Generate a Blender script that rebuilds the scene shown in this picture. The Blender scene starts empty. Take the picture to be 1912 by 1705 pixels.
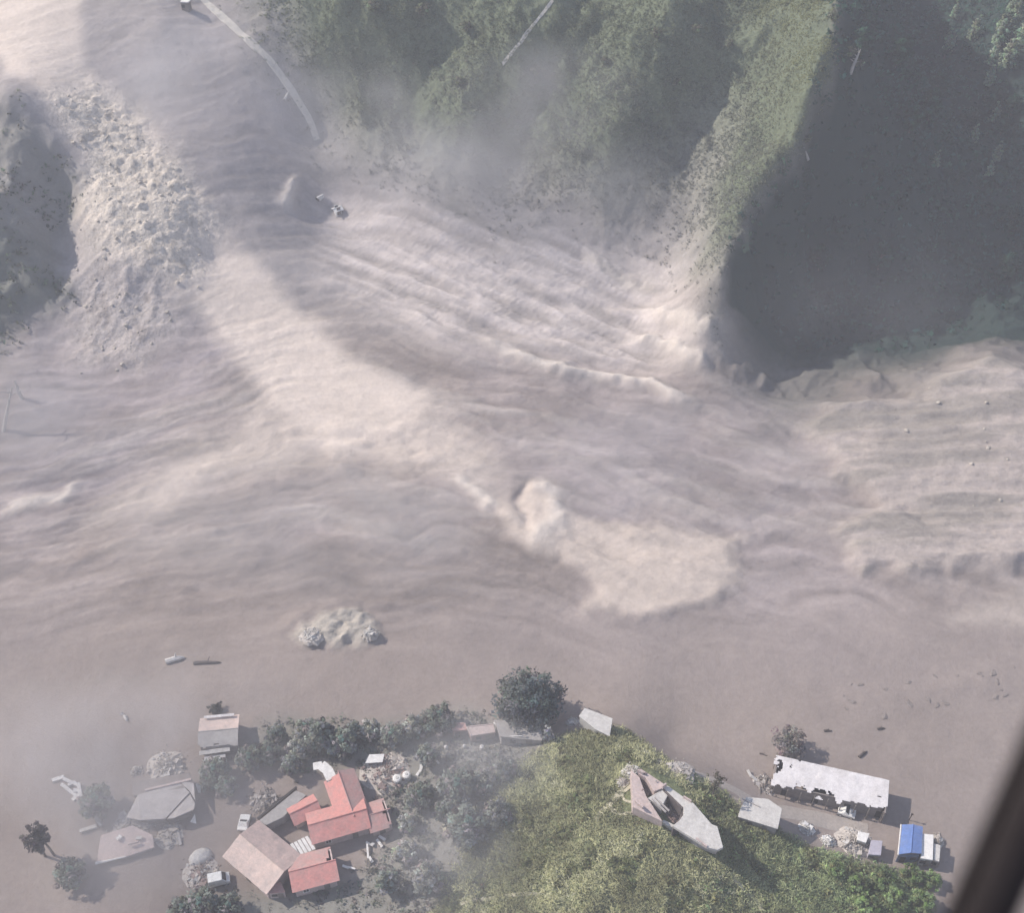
import bpy, math, random
import numpy as np
from mathutils import Vector, Matrix

# ------------------------------------------------------------------ camera, sky, sun, exposure
scene = bpy.context.scene
COL = scene.collection
CAM_H, PITCH, HFOV = 190.0, math.radians(46.0), math.radians(45.0)
cam_d = bpy.data.cameras.new("camera"); cam = bpy.data.objects.new("camera", cam_d); COL.objects.link(cam)
cam.location = (0, 0, CAM_H); cam.rotation_euler = (math.pi/2 - PITCH, 0, 0)
cam_d.sensor_width = 36.0; cam_d.angle = HFOV; cam_d.clip_start = 0.05; cam_d.clip_end = 8000
cam_d.dof.use_dof = True; cam_d.dof.focus_distance = 250.0; cam_d.dof.aperture_fstop = 3.2
scene.camera = cam

SUN_EL, SUN_AZ = math.radians(39.0), math.atan2(-0.93, 0.32)      # azimuth from +Y, clockwise
sun_vec = Vector((math.sin(SUN_AZ)*math.cos(SUN_EL), math.cos(SUN_AZ)*math.cos(SUN_EL), math.sin(SUN_EL)))
world = bpy.data.worlds.new("World"); scene.world = world; world.use_nodes = True
wn = world.node_tree.nodes; wl = world.node_tree.links
sky = wn.new("ShaderNodeTexSky"); sky.sky_type = 'NISHITA'; sky.sun_disc = False
sky.sun_elevation = SUN_EL; sky.sun_rotation = SUN_AZ; sky.altitude = 1500; sky.dust_density = 1.2; sky.air_density = 1.0
wn["Background"].inputs["Strength"].default_value = 0.10
wl.new(sky.outputs[0], wn["Background"].inputs["Color"])
sd = bpy.data.lights.new("sun", 'SUN'); sd.energy = 4.4; sd.angle = math.radians(0.6); sd.color = (1.0, 0.90, 0.785)
sun = bpy.data.objects.new("sun", sd); COL.objects.link(sun)
sun.rotation_euler = (-sun_vec).to_track_quat('-Z', 'Y').to_euler(); sun.location = (0, 100, 400)
scene.view_settings.view_transform = 'Standard'; scene.view_settings.look = 'None'
scene.view_settings.exposure = 0.80; scene.view_settings.gamma = 1.0
scene.render.engine = 'CYCLES'
scene.cycles.use_denoising = True
scene.cycles.max_bounces = 6; scene.cycles.diffuse_bounces = 3; scene.cycles.volume_bounces = 1
scene.cycles.transparent_max_bounces = 8
scene.cycles.volume_step_rate = 4.0; scene.cycles.volume_max_steps = 64
scene.cycles.use_adaptive_sampling = True; scene.cycles.adaptive_threshold = 0.02

HAZE_D = 0.00062
# ------------------------------------------------------------------ terrain function (world metres)
def _hash(ix, iy, seed):
    h = (ix.astype(np.int64)*374761393 + iy.astype(np.int64)*668265263 + seed*2147483647) & 0xffffffff
    h = ((h ^ (h >> 13))*1274126177) & 0xffffffff
    return ((h ^ (h >> 16)) & 0xffff)/65535.0
def vnoise(x, y, seed=0):
    x = np.asarray(x, float); y = np.asarray(y, float)
    ix = np.floor(x); iy = np.floor(y); fx = x-ix; fy = y-iy
    fx = fx*fx*fx*(fx*(fx*6-15)+10); fy = fy*fy*fy*(fy*(fy*6-15)+10)
    a = _hash(ix, iy, seed); b = _hash(ix+1, iy, seed); c = _hash(ix, iy+1, seed); d = _hash(ix+1, iy+1, seed)
    return (a+(b-a)*fx)*(1-fy) + (c+(d-c)*fx)*fy
def fbm(x, y, seed=0, octv=4, gain=0.5):
    s = 0; a = 1; t = 0
    for o in range(octv):
        s = s + a*(vnoise(x, y, seed+o*17)*2-1); t += a; a *= gain
        x, y = (x*0.8-y*0.6)*2.03+3.1, (x*0.6+y*0.8)*2.03-1.7
    return s/t
def ridged(x, y, seed=0, octv=4):
    s = 0; a = 1; t = 0
    for o in range(octv):
        s = s + a*(1-np.abs(vnoise(x, y, seed+o*13)*2-1)*2); t += a; a *= 0.5
        x, y = (x*0.8-y*0.6)*2.1+1.3, (x*0.6+y*0.8)*2.1+5.7
    return s/t

CP = np.array([
 # plain and village flat
 (-80.64,83.51,0),(-89.02,112.61,0),(-97.04,141.02,0.5),(-103.87,165.8,1.5),(-55.34,83.51,0),(-63.23,123.51,0),(-67.85,147.41,0.5),(-30.03,83.51,0),(-32.54,107.26,0.3),(-34.93,129.26,0),
 (-38.07,160.1,1.5),(-5.49,129.26,0),(-5.89,153.65,1),(0,173.75,2.5),(23.94,129.26,0),(36.17,153.65,1),(27.02,173.75,2.5),(53.38,129.26,0),(57.2,153.65,1),
 (50.14,109.48,0),(78.59,112.61,0),(95.27,134.86,0.5),(86.08,102.43,0),(74.77,97.58,0),(75.41,83.51,0),(76.93,148.85,2),(49.43,174.68,1.5),(-71.52,167.16,1.6),
 # grassy hillock
 (13.81,121.83,0),(27.47,113.67,0),(36.44,110.52,0),(43.87,104.41,0),(52.54,97.11,0),(60.89,90.91,0.3),(8.01,120.16,0),
 (14.95,112.36,6),(21.56,105.58,8.5),(26.11,98.91,10),(31.46,92.05,9),(39.17,89.96,6),(48.55,87.39,3),(54,83.92,2),
 (3.92,104.61,5),(3.71,89.96,6),(11.65,80.41,8),(23.66,79.97,9),(36.33,81.29,6),(-5.17,111.72,1.5),(-9.17,92.16,1.5),(-13.06,82.85,1.5),(-4.65,83.03,4),
 # landslide chute and fan
 (-41.24,191.78,3.5),(-24.01,194.6,4),(-55.22,214.41,8.5),(-31.38,218.78,8),(-69.03,232.32,16),(-77.21,237.89,24),(-82.23,250.79,30),(-89.79,263.59,36.5),(-101.63,271.96,43),(-114.01,288.47,51),
 (-59.86,240.74,19),(-51.28,256.3,22),(-64.79,260.8,31),(-74.2,271.62,39),(-84.47,280.78,48),(-48.34,269,26),(-61.85,280.53,44),(-75.5,290.54,50),(-43.69,250.79,15),(-19.62,233.52,12),
 (-6.84,216.19,7),(11.22,204.44,4.5),(28.59,195.65,3),(35.76,213.62,6),(36.67,228.01,10),(18.17,237.07,14),(-0.76,243.56,17),(-19.91,248,20),(-33.29,260.19,24),
 # rock rib left of the chute, gully and shaded slope at far left
 (-105.14,257.58,40),(-97.25,244.86,29.5),(-96.56,233.7,24),(-87.81,226.31,20.5),(-76.21,224.3,16),
 (-116.99,255.4,44),(-114.36,230.72,29),(-107.43,237.89,24),(-103.2,230.99,17),(-108.23,219.08,14),(-99.39,211.3,8),(-109.6,200.58,8),(-100.61,188.48,3.5),(-108.58,184.75,4),(-90.23,177.27,2),
 (-142,300,50),(-142,254,31),(-142,228,18),(-140,210,9),(-136,195,8),
 # spurs of the green slopes
 (10.85,286.39,52),(3.73,278.37,46.5),(-2.06,273.45,41.5),(-9.79,267.03,34.5),(21.73,293.66,48.5),(12.17,274.92,40),(4.42,266.45,30.5),(-2.09,260.98,23.5),
 (-7.24,286.39,52),(-17.81,280.92,41),(-25.33,286.39,52),(-39.54,286.39,52),(-33.41,275.22,37),(-20.32,268.06,31),
 (42.53,282.24,54),(33.45,270.8,45),(25.73,259.63,36),(19.48,253.14,28.5),(56.69,289.51,50.5),(48.4,275.66,41),(40.51,265.53,32.5),(32.4,252.49,24.5),
 (65.18,266.78,48.5),(61.19,256.73,40.5),(53.43,245.43,32),(59.98,248.04,36),(59.4,273.6,43.5),(50.29,259.98,31.5),(43.55,248.75,24),(39.54,239.28,17),
 # main ridge crest and nose
 (45.54,216.52,23.5),(49.14,223.17,26.5),(53.11,230.72,29),(58.46,236.17,34.5),(63.79,241.59,40),(67.52,248.14,45.5),(71.28,254.76,51),(72.98,262.16,55.5),(74.13,269.79,60),(45.16,211.57,14),(45.86,205.21,7),(46.55,197.14,3.2),
 # shaded valley on the right
 (71.87,245.33,3),(62.55,225.99,2),(57.49,207.74,1.5),(85.09,245.33,3),(79.68,216.38,2),(100,224.79,3),(113.09,253.63,5),(124.39,300.16,7),(115.51,327.38,8),(115.66,369.41,12),
 (135.47,349.99,13),(130.9,277.43,13),(137.83,309.2,26),(139.64,323.75,34),(120.65,229.79,7),(97.97,215.8,2.5),
 # mud bank in front of the valley
 (61.53,188.68,2.5),(67.73,193.24,4.5),(77.1,194.71,5.5),(86.08,193.85,6),(92.48,198.02,7.5),(105.71,205.95,9.5),(112.14,201.77,8.5),
 (72.12,178.93,3.5),(88.81,179.52,4.5),(106.35,178.56,5.5),(69.88,166.36,2.5),(85.84,165.74,3.2),(101.53,159,2.8),
 # beyond the frame
 (0,340,78),(-100,345,82),(60,330,84),(86,300,59),(100,360,34),(0,420,100),(-200,400,130),(200,450,85),(0,600,190),(-300,250,120),(-320,0,25),
 (320,0,8),(0,-200,0),(320,250,60),(190,330,46),(200,270,28),(190,400,66),(170,200,9),(-200,120,10),(180,100,1),(-100,50,0),(100,50,0),(0,40,4),
 (-700,-300,60),(700,-300,50),(-800,700,330),(800,700,280),(0,1100,420),(-800,200,260),(800,200,220),(0,-700,60)], float)
_cx, _cy, _cz = CP.T
_N = len(CP)
_A = np.zeros((_N+1, _N+1))
_A[:_N, :_N] = np.sqrt((_cx[:, None]-_cx)**2 + (_cy[:, None]-_cy)**2 + 4.0); _A[:_N, _N] = 1; _A[_N, :_N] = 1
_w = np.linalg.solve(_A, np.concatenate([_cz, [0]]))
def hbase(x, y):
    x = np.atleast_1d(np.asarray(x, float)); y = np.atleast_1d(np.asarray(y, float)); s = x.shape
    x = x.ravel(); y = y.ravel(); out = np.empty_like(x)
    for i in range(0, len(x), 40000):
        a = x[i:i+40000, None]; b = y[i:i+40000, None]
        out[i:i+40000] = np.sqrt((a-_cx)**2 + (b-_cy)**2 + 4.0) @ _w[:_N] + _w[_N]
    return out.reshape(s)
def polymask(x, y, poly, soft, warp=2.0, wl_=9.0, seed=3):
    """1 inside the outline, 0 outside, soft metres of blend, the edge made uneven by noise"""
    xs = x + warp*fbm(x/wl_, y/wl_, seed, 3); ys = y + warp*fbm(x/wl_+31, y/wl_-17, seed+5, 3)
    P = np.array([p[:2] for p in poly], float)
    x0, y0 = P.min(0)-soft*2-warp; x1, y1 = P.max(0)+soft*2+warp
    out = np.zeros_like(x); sel = (xs > x0) & (xs < x1) & (ys > y0) & (ys < y1)
    px, py = xs[sel], ys[sel]
    ins = np.zeros(px.shape, bool); dmin = np.full(px.shape, 1e9)
    for i in range(len(P)):
        ax, ay = P[i-1]; bx, by = P[i]
        c = ((ay > py) != (by > py)) & (px < (bx-ax)*(py-ay)/(by-ay+1e-12)+ax)
        ins ^= c
        dx, dy = bx-ax, by-ay; t = np.clip(((px-ax)*dx+(py-ay)*dy)/(dx*dx+dy*dy+1e-9), 0, 1)
        dmin = np.minimum(dmin, np.hypot(px-ax-t*dx, py-ay-t*dy))
    sd_ = np.where(ins, dmin, -dmin)
    t = np.clip(sd_/soft*0.5+0.5, 0, 1)
    out[sel] = t*t*(3-2*t)
    return out
def linedist(x, y, line):
    P = np.array([p[:2] for p in line], float); d = np.full(x.shape, 1e9); tt = np.zeros(x.shape)
    n = len(P)-1
    for i in range(n):
        ax, ay = P[i]; bx, by = P[i+1]; dx, dy = bx-ax, by-ay
        t = np.clip(((x-ax)*dx+(y-ay)*dy)/(dx*dx+dy*dy+1e-9), 0, 1)
        e = np.hypot(x-ax-t*dx, y-ay-t*dy); m = e < d
        d = np.where(m, e, d); tt = np.where(m, (i+t)/n, tt)
    return d, tt

HILL = [(8.68,113.47),(14.28,115.38),(20.67,113.6),(27.29,106.75),(33.22,103.08),(38.78,97.77),(45.56,94.66),(52.37,92.38),(59.14,90.76),(63.87,88.69),(66.31,84.65),(60.45,78.28),(-16.13,78.23),(-9.03,88.35),(-6.64,95.6),(-2.32,102.7),(2.18,108.48)]
GARDEN = [(-47.15,112.69),(-43.18,117.8),(-33.79,118.53),(-24.23,117.86),(-10.1,120.01),(4.11,115.26),(5.83,110.22),(0.36,103.21),(-2.27,96.68),(-6.45,87.96),(-12.89,79.73),(-51.43,80.55),(-48.14,85.73),(-33.81,86.67),(-25.48,89.26),(-19.05,96.51),(-20.46,104.28),(-27.25,109.37),(-36.49,109.46)]
SLOPE = [(-59.59,289.65),(-70,420),(80,420),(100,300),(90,270),(90,250),(78,235),(64,222),(52,212),(41.08,229.25),(36.02,241.88),(24.6,241.81),(5.64,251.08),(-13.65,254.83),(-30.63,258.75),(-44.29,268.44),(-51.85,277.04)]
VALLEY = [(76,300),(84,420),(260,420),(260,215),(113.8,207.33),(105.44,208.43),(93.43,201.56),(86.65,196.57),(77.81,197.77),(68.44,196.68),(57.81,201.58),(48.62,203.65),(45.93,215.17,11),(46.49,221.08,20),(53.11,230.72,29),(63.79,241.59,40),(71.28,254.76,51),(72.98,262.16,55.5),(74.13,269.79,60)]
LEFTGREEN = [(-160,330),(-160,200),(-116.74,201.62),(-107.74,214.63),(-100.91,220.25),(-103.85,231.96),(-99.12,237.2),(-99.71,244.83),(-107.99,251.07),(-117.39,257.16)]
CHUTE = [(-140,310),(-110,330),(-80,330),(-104.83,288.29),(-100.88,270.74),(-87.94,263.33),(-77.27,249.16),(-64.41,235.37),(-51.31,223.7),(-30.55,205.24),(-18.32,197.8),(-22.54,188.76),(-35.85,182.88),(-53.12,194.5),(-62.9,208.28),(-76.23,224.35),(-91.71,227.87),(-98.41,236.96),(-97.54,248.29),(-106.01,254.89),(-117.4,266.27)]
FAN = [(-53.44,197.36),(-36.38,188.92),(-18.32,197.8),(-6.3,179.78),(-3.94,168.37),(-15.15,175.54),(-28.94,181.44),(-44.47,178.65),(-59.54,174.3),(-71.57,167.27),(-84.12,164.63),(-75.39,175.8),(-63.23,184.17)]
TOE = [(11.29,165.6),(26.21,161.6),(46.37,159.21),(43.8,148.66),(38.33,143.98),(24.79,140.76),(13.67,142.11),(15.99,148.77),(9.96,156.37),(0.43,157.63),(-3.94,168.37),(4.87,173.23)]
BANK = [(62.02,188.15),(67.72,193.13),(77.07,194.48),(85.99,193.41),(92.63,197.49),(105.53,205.25),(112,201.18),(190,190),(190,150),(99.63,151.53),(66.97,150.08),(64.56,160.03),(75.24,166.21),(67.6,178.02)]
MIDDUST = [(-41.21,255.28),(-19.92,248.14),(5.58,241.98),(37.03,236.61),(45.27,213.83),(44.49,208.88),(29.44,207.58),(-0.73,213.48),(-23.91,216),(-42.11,230.9)]
RIBROCK = [(-106.91,258.26),(-100.77,266.02),(-89.77,263.09),(-78.68,251.48),(-70.6,240.59),(-72.41,232.1),(-76.23,224.35),(-91.71,227.87),(-98.41,236.96),(-97.54,248.29),(-102.71,255.05)]
PATCHROCK = [(-97.05,226.39),(-79.62,223.62),(-75.17,212.6),(-82.39,203.62),(-95.95,205.63),(-100.05,217.94)]
MOUND = [(-41.27,136.97),(-36.18,141.19),(-30.24,143.05),(-24.9,139.9),(-25.6,135.7),(-31.52,134.62),(-38.49,134.6)]
STREAKS = [([(25.74,217.35),(33.47,213.81),(38.81,207.75),(45.01,204.81)],1.9,1.1),([(30.43,224.84),(36.4,217.46),(41.11,211.44),(46.24,209.78)],1.9,1.0),
 ([(-9.27,215.49),(0.48,209.61),(11.26,205.72),(20.79,203.6),(30.28,202.65),(35.87,198.72),(41.97,194.54)],1.8,1.4),
 ([(-104.1,166.55),(-98.2,168.81),(-93.23,170.93),(-90,176.01)],.8,1.2),([(-40.7,185.96),(-31.61,186.95),(-22.3,184.22),(-17.5,178.44)],-.7,1.6),([(-94.73,155.24),(-88.09,153.97),(-82.23,155.98)],.4,1.5),
 ([(13.65,141.71),(24.82,141.15),(38.37,144.38),(43.59,149.41)],.4,1.0),([(66.9,149.69),(82.19,149.02),(99.95,152.77)],.4,1.5),([(58.29,123.66),(71.45,122.37),(93.73,129.15)],.3,2.2),
 ([(-11.84,176.81),(-6.14,169.66),(-2.82,165.59)],.9,1.3),([(3.23,175.32),(2.08,168.22),(3.1,160.21)],-1.0,1.0),([(4.88,174.55),(9.21,169.76),(9.56,161.57),(2.54,156.33)],.9,1.6),
 ([(-57.2,173.55),(-44.3,177.15),(-30.96,178.43)],.45,1.6),([(-70.04,159.09),(-56.57,161.78),(-42.63,162.34)],.4,2.0),([(62.05,184.73),(72.5,181.1),(83.61,181.17)],.5,1.4),([(66.89,173.76),(74.17,166.25),(86.07,161.82)],-.8,1.6),
 ([(-51.29,256.33),(-53.43,250.48),(-54.41,247.24)],1.4,1.2),([(16.91,237.08),(23.2,233.71),(34.36,228.79)],.8,1.3),([(5.49,228.17),(17.9,223.71),(27.78,221.34)],.5,1.4),
 ([(-45.71,136.38),(-38.2,141.15),(-28.3,144.31),(-15.97,143.69)],.5,1.2)]
def masks(x, y):
    m = {}
    m['hill'] = polymask(x, y, HILL, 1.6, 1.2, 5, 11)
    m['garden'] = polymask(x, y, GARDEN, 3.0, 2.0, 8, 12)*(1-m['hill'])
    m['valley'] = polymask(x, y, VALLEY, 2.5, 1.5, 8, 14)
    m['slope'] = polymask(x, y, SLOPE, 15.0, 8.0, 17, 13)*(1-m['valley'])
    m['left'] = polymask(x, y, LEFTGREEN, 4.0, 3.0, 10, 15)
    m['chute'] = polymask(x, y, CHUTE, 2.5, 2.0, 10, 16)
    m['fan'] = polymask(x, y, FAN, 5.0, 4.0, 14, 17)
    m['toe'] = polymask(x, y, TOE, 2.2, 2.5, 6, 18)
    m['bank'] = polymask(x, y, BANK, 2.2, 2.0, 6, 19)
    m['mid'] = polymask(x, y, MIDDUST, 8.0, 5.0, 14, 20)
    m['rib'] = polymask(x, y, RIBROCK, 6.0, 3.0, 6, 21)
    m['patch'] = polymask(x, y, PATCHROCK, 5.0, 2.0, 6, 22)
    m['mound'] = polymask(x, y, MOUND, 1.5, 1.5, 4, 23)
    return m
def flow(x, y):
    """long uneven streaks of the debris flow, bending down either side of the chute's foot"""
    ac = y + .35*np.sqrt((x+42)**2+200) + 7*fbm(x/45, y/45, 71, 3)
    al = x*.9 - .3*y
    return .6*fbm(al/34, ac/5.5, 72, 3, .55) + .4*fbm(al/17, ac/2.6, 73, 3, .55)
def fineflow(x, y):
    ac = y + .35*np.sqrt((x+42)**2+200) + 9*fbm(x/38, y/38, 74, 3) + 2*fbm(x/11, y/11, 75, 2)
    return fbm((x*.9-.3*y)/15, ac/1.9, 76, 4, .6)
def height(x, y, m=None):
    x = np.atleast_1d(np.asarray(x, float)); y = np.atleast_1d(np.asarray(y, float))
    if m is None: m = masks(x, y)
    h = hbase(x, y)
    near = np.exp(-((np.hypot(x, y-190))/320)**4)
    veg = np.maximum(np.maximum(m['slope'], m['valley']), m['left'])
    h = h + veg*(2.6*ridged(x/15, y/15, 31, 4)+1.6*m['left']*fbm(x/10, y/10, 70, 4) - 0.6 + 1.0*fbm(x/4.2, y/4.2, 32, 3))
    h = h + (1-near)*14*fbm(x/90, y/90, 33, 5)
    mud = np.clip(1-veg-m['hill']-.7*m['garden'], 0, 1)
    far = np.clip((y-128)/25, 0.06, 1)
    calm = 1-.75*m['chute']-.35*m['fan']-.45*np.clip((y-225)/15, 0, 1)*(1-m['chute'])
    h = h + mud*near*far*calm*((.35+.75*vnoise(x/30+5, y/30, 49))*flow(x, y) + 1.0*fbm(x/17, y/11, 34, 5) + .16*fbm(x/3.6, y/2.2, 35, 3))
    h = h + m['mid']*(1-veg)*(.6*ridged((x-y*.9)/22, (y+x*.45)/2.8, 50, 4) + .15*fbm(x/2.6, y/1.3, 57, 3))
    h = h + mud*near*.10*fbm(x/3, y/3, 36, 3) + mud*near*np.clip((y-135)/20, 0, 1)*(.5+vnoise(x/21, y/21, 62))*(.17*fineflow(x, y) + .10*ridged(x/4.4+.3*y, y/2.4, 61, 4) + .05*fbm(x/1.2, y/1.0, 67, 3))
    h = h + m['rib']*(1.0*ridged(x/8, y/6, 37, 5) + .8*np.abs(fbm(x/1.7, y/1.4, 38, 4)) - .3)
    h = h + m['patch']*(.8*ridged(x/6, y/6, 39, 4) + .5*np.abs(fbm(x/1.6, y/1.6, 40, 3)))
    h = h + m['hill']*(1.1*fbm(x/9, y/9, 41, 3) + .5*ridged(x/4.2, y/4.2, 42, 3)) + .25*m['garden']*fbm(x/4, y/4, 43, 3)
    h = h + .7*m['toe'] + 1.0*m['mound']*(.6+ridged(x/2.5, y/2.5, 44, 3)) + 1.5*m['bank']*(1+.5*ridged(x/26+.2*y, y/3.6, 69, 4)) + .5*m['fan']*fbm(x/6, y/4, 45, 3)
    for line, a, wd in STREAKS:
        d, t = linedist(x + 1.5*fbm(x/7, y/7, 46, 3), y + 1.5*fbm(x/7+9, y/7, 47, 3), line)
        h = h + a*np.exp(-(d/(wd*1.35))**2)*np.clip(np.minimum(t, 1-t)*6, 0, 1)*(.7+.6*vnoise(x/2.2, y/2.2, 48))
    return h
# ------------------------------------------------------------------ helpers
rng = np.random.default_rng(7); random.seed(7)
def link(o, parent=None):
    COL.objects.link(o)
    if parent is not None: o.parent = parent
    return o
def tag(o, label=None, cat=None, group=None, kind=None):
    if label: o["label"] = label
    if cat: o["category"] = cat
    if group: o["group"] = group
    if kind: o["kind"] = kind
    return o
def empty(name, loc, rz=0.0, label=None, cat=None, group=None):
    o = bpy.data.objects.new(name, None); o.location = loc; o.rotation_euler = (0, 0, rz); link(o)
    return tag(o, label, cat, group)
def np_mesh(name, V, Fq=None, Ft=None, mat=None, attrs=None, smooth=False, nrm=None):
    me = bpy.data.meshes.new(name); V = np.asarray(V, np.float32)
    nq = 0 if Fq is None else len(Fq); nt = 0 if Ft is None else len(Ft)
    me.vertices.add(len(V)); me.vertices.foreach_set("co", V.ravel())
    idx = np.concatenate([a.ravel() for a in ([np.asarray(Fq, np.int32)] if nq else []) + ([np.asarray(Ft, np.int32)] if nt else [])])
    me.loops.add(len(idx)); me.loops.foreach_set("vertex_index", idx)
    me.polygons.add(nq+nt)
    st = np.concatenate([np.arange(nq)*4, nq*4+np.arange(nt)*3]).astype(np.int32)
    me.polygons.foreach_set("loop_start", st)
    me.update(calc_edges=True)
    if smooth: me.polygons.foreach_set("use_smooth", np.ones(nq+nt, bool))
    for k, a in (attrs or {}).items():
        if a.ndim == 2:
            at = me.attributes.new(k, 'FLOAT_COLOR', 'POINT'); c = np.ones((len(V), 4), np.float32); c[:, :3] = a; at.data.foreach_set("color", c.ravel())
        else:
            at = me.attributes.new(k, 'FLOAT', 'POINT'); at.data.foreach_set("value", a.astype(np.float32))
    if mat: me.materials.append(mat)
    if nrm is not None: me.normals_split_custom_set_from_vertices(np.asarray(nrm, np.float32))
    return me
class MB:
    """collects boxes, tubes, prisms; build() links them as one mesh object"""
    def __init__(s): s.V = []; s.F = []
    def add(s, V, F):
        b = len(s.V); s.V += [tuple(v) for v in V]; s.F += [tuple(i+b for i in f) for f in F]; return s
    def box(s, c, d, rz=0.0, rx=0.0, ry=0.0):
        M = Matrix.Rotation(rz, 3, 'Z') @ Matrix.Rotation(ry, 3, 'Y') @ Matrix.Rotation(rx, 3, 'X'); c = Vector(c)
        V = [c + M @ Vector((sx*d[0]/2, sy*d[1]/2, sz*d[2]/2)) for sz in (-1, 1) for sx, sy in ((-1,-1),(1,-1),(1,1),(-1,1))]
        return s.add(V, [(3,2,1,0),(4,5,6,7),(0,1,5,4),(1,2,6,5),(2,3,7,6),(3,0,4,7)])
    def prism(s, poly, z0, z1):
        """poly: xy list (counter-clockwise); z0, z1 numbers or per-corner lists"""
        n = len(poly); a = sum(poly[i-1][0]*poly[i][1]-poly[i][0]*poly[i-1][1] for i in range(n))
        Z0 = z0 if isinstance(z0, (list, tuple)) else [z0]*n; Z1 = z1 if isinstance(z1, (list, tuple)) else [z1]*n
        if a < 0: poly = poly[::-1]; Z0 = list(Z0)[::-1]; Z1 = list(Z1)[::-1]
        V = [(p[0], p[1], z) for p, z in zip(poly, Z0)] + [(p[0], p[1], z) for p, z in zip(poly, Z1)]
        return s.add(V, [tuple(range(n-1, -1, -1)), tuple(range(n, 2*n))] + [(i, (i+1) % n, n+(i+1) % n, n+i) for i in range(n)])
    def plate(s, pts, t):
        """flat sheet through 3-D corner points, t metres thick below"""
        n = len(pts); P = [Vector(p) for p in pts]; nn = (P[1]-P[0]).cross(P[2]-P[0]).normalized()
        if nn.z < 0: P = P[::-1]; nn = -nn
        V = [p - nn*t for p in P] + P
        return s.add(V, [tuple(range(n-1, -1, -1)), tuple(range(n, 2*n))] + [(i, (i+1) % n, n+(i+1) % n, n+i) for i in range(n)])
    def tube(s, pts, rad, n=6):
        pts = [Vector(p) for p in pts]; V = []; F = []
        for i, p in enumerate(pts):
            d = (pts[min(i+1, len(pts)-1)] - pts[max(i-1, 0)]).normalized()
            a = d.orthogonal().normalized(); b = d.cross(a); r = rad[i] if isinstance(rad, (list, tuple)) else rad
            V += [p + (a*math.cos(2*math.pi*k/n) + b*math.sin(2*math.pi*k/n))*r for k in range(n)]
        for i in range(len(pts)-1):
            F += [(i*n+k, i*n+(k+1) % n, (i+1)*n+(k+1) % n, (i+1)*n+k) for k in range(n)]
        F += [tuple(range(n-1, -1, -1)), tuple(range((len(pts)-1)*n, len(pts)*n))]
        return s.add(V, F)
    def build(s, name, mat, parent=None, bevel=0.0, smooth=False):
        me = bpy.data.meshes.new(name); me.from_pydata(s.V, [], s.F); me.materials.append(mat); me.update()
        if smooth: me.polygons.foreach_set("use_smooth", np.ones(len(me.polygons), bool))
        o = link(bpy.data.objects.new(name, me), parent)
        if bevel:
            b = o.modifiers.new("bevel", 'BEVEL'); b.width = bevel; b.segments = 1; b.limit_method = 'ANGLE'
        return o
def copy_tree(o, parent=None):
    c = o.copy(); link(c)
    if parent is not None: c.parent = parent
    for ch in list(o.children): copy_tree(ch, c)
    return c

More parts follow.
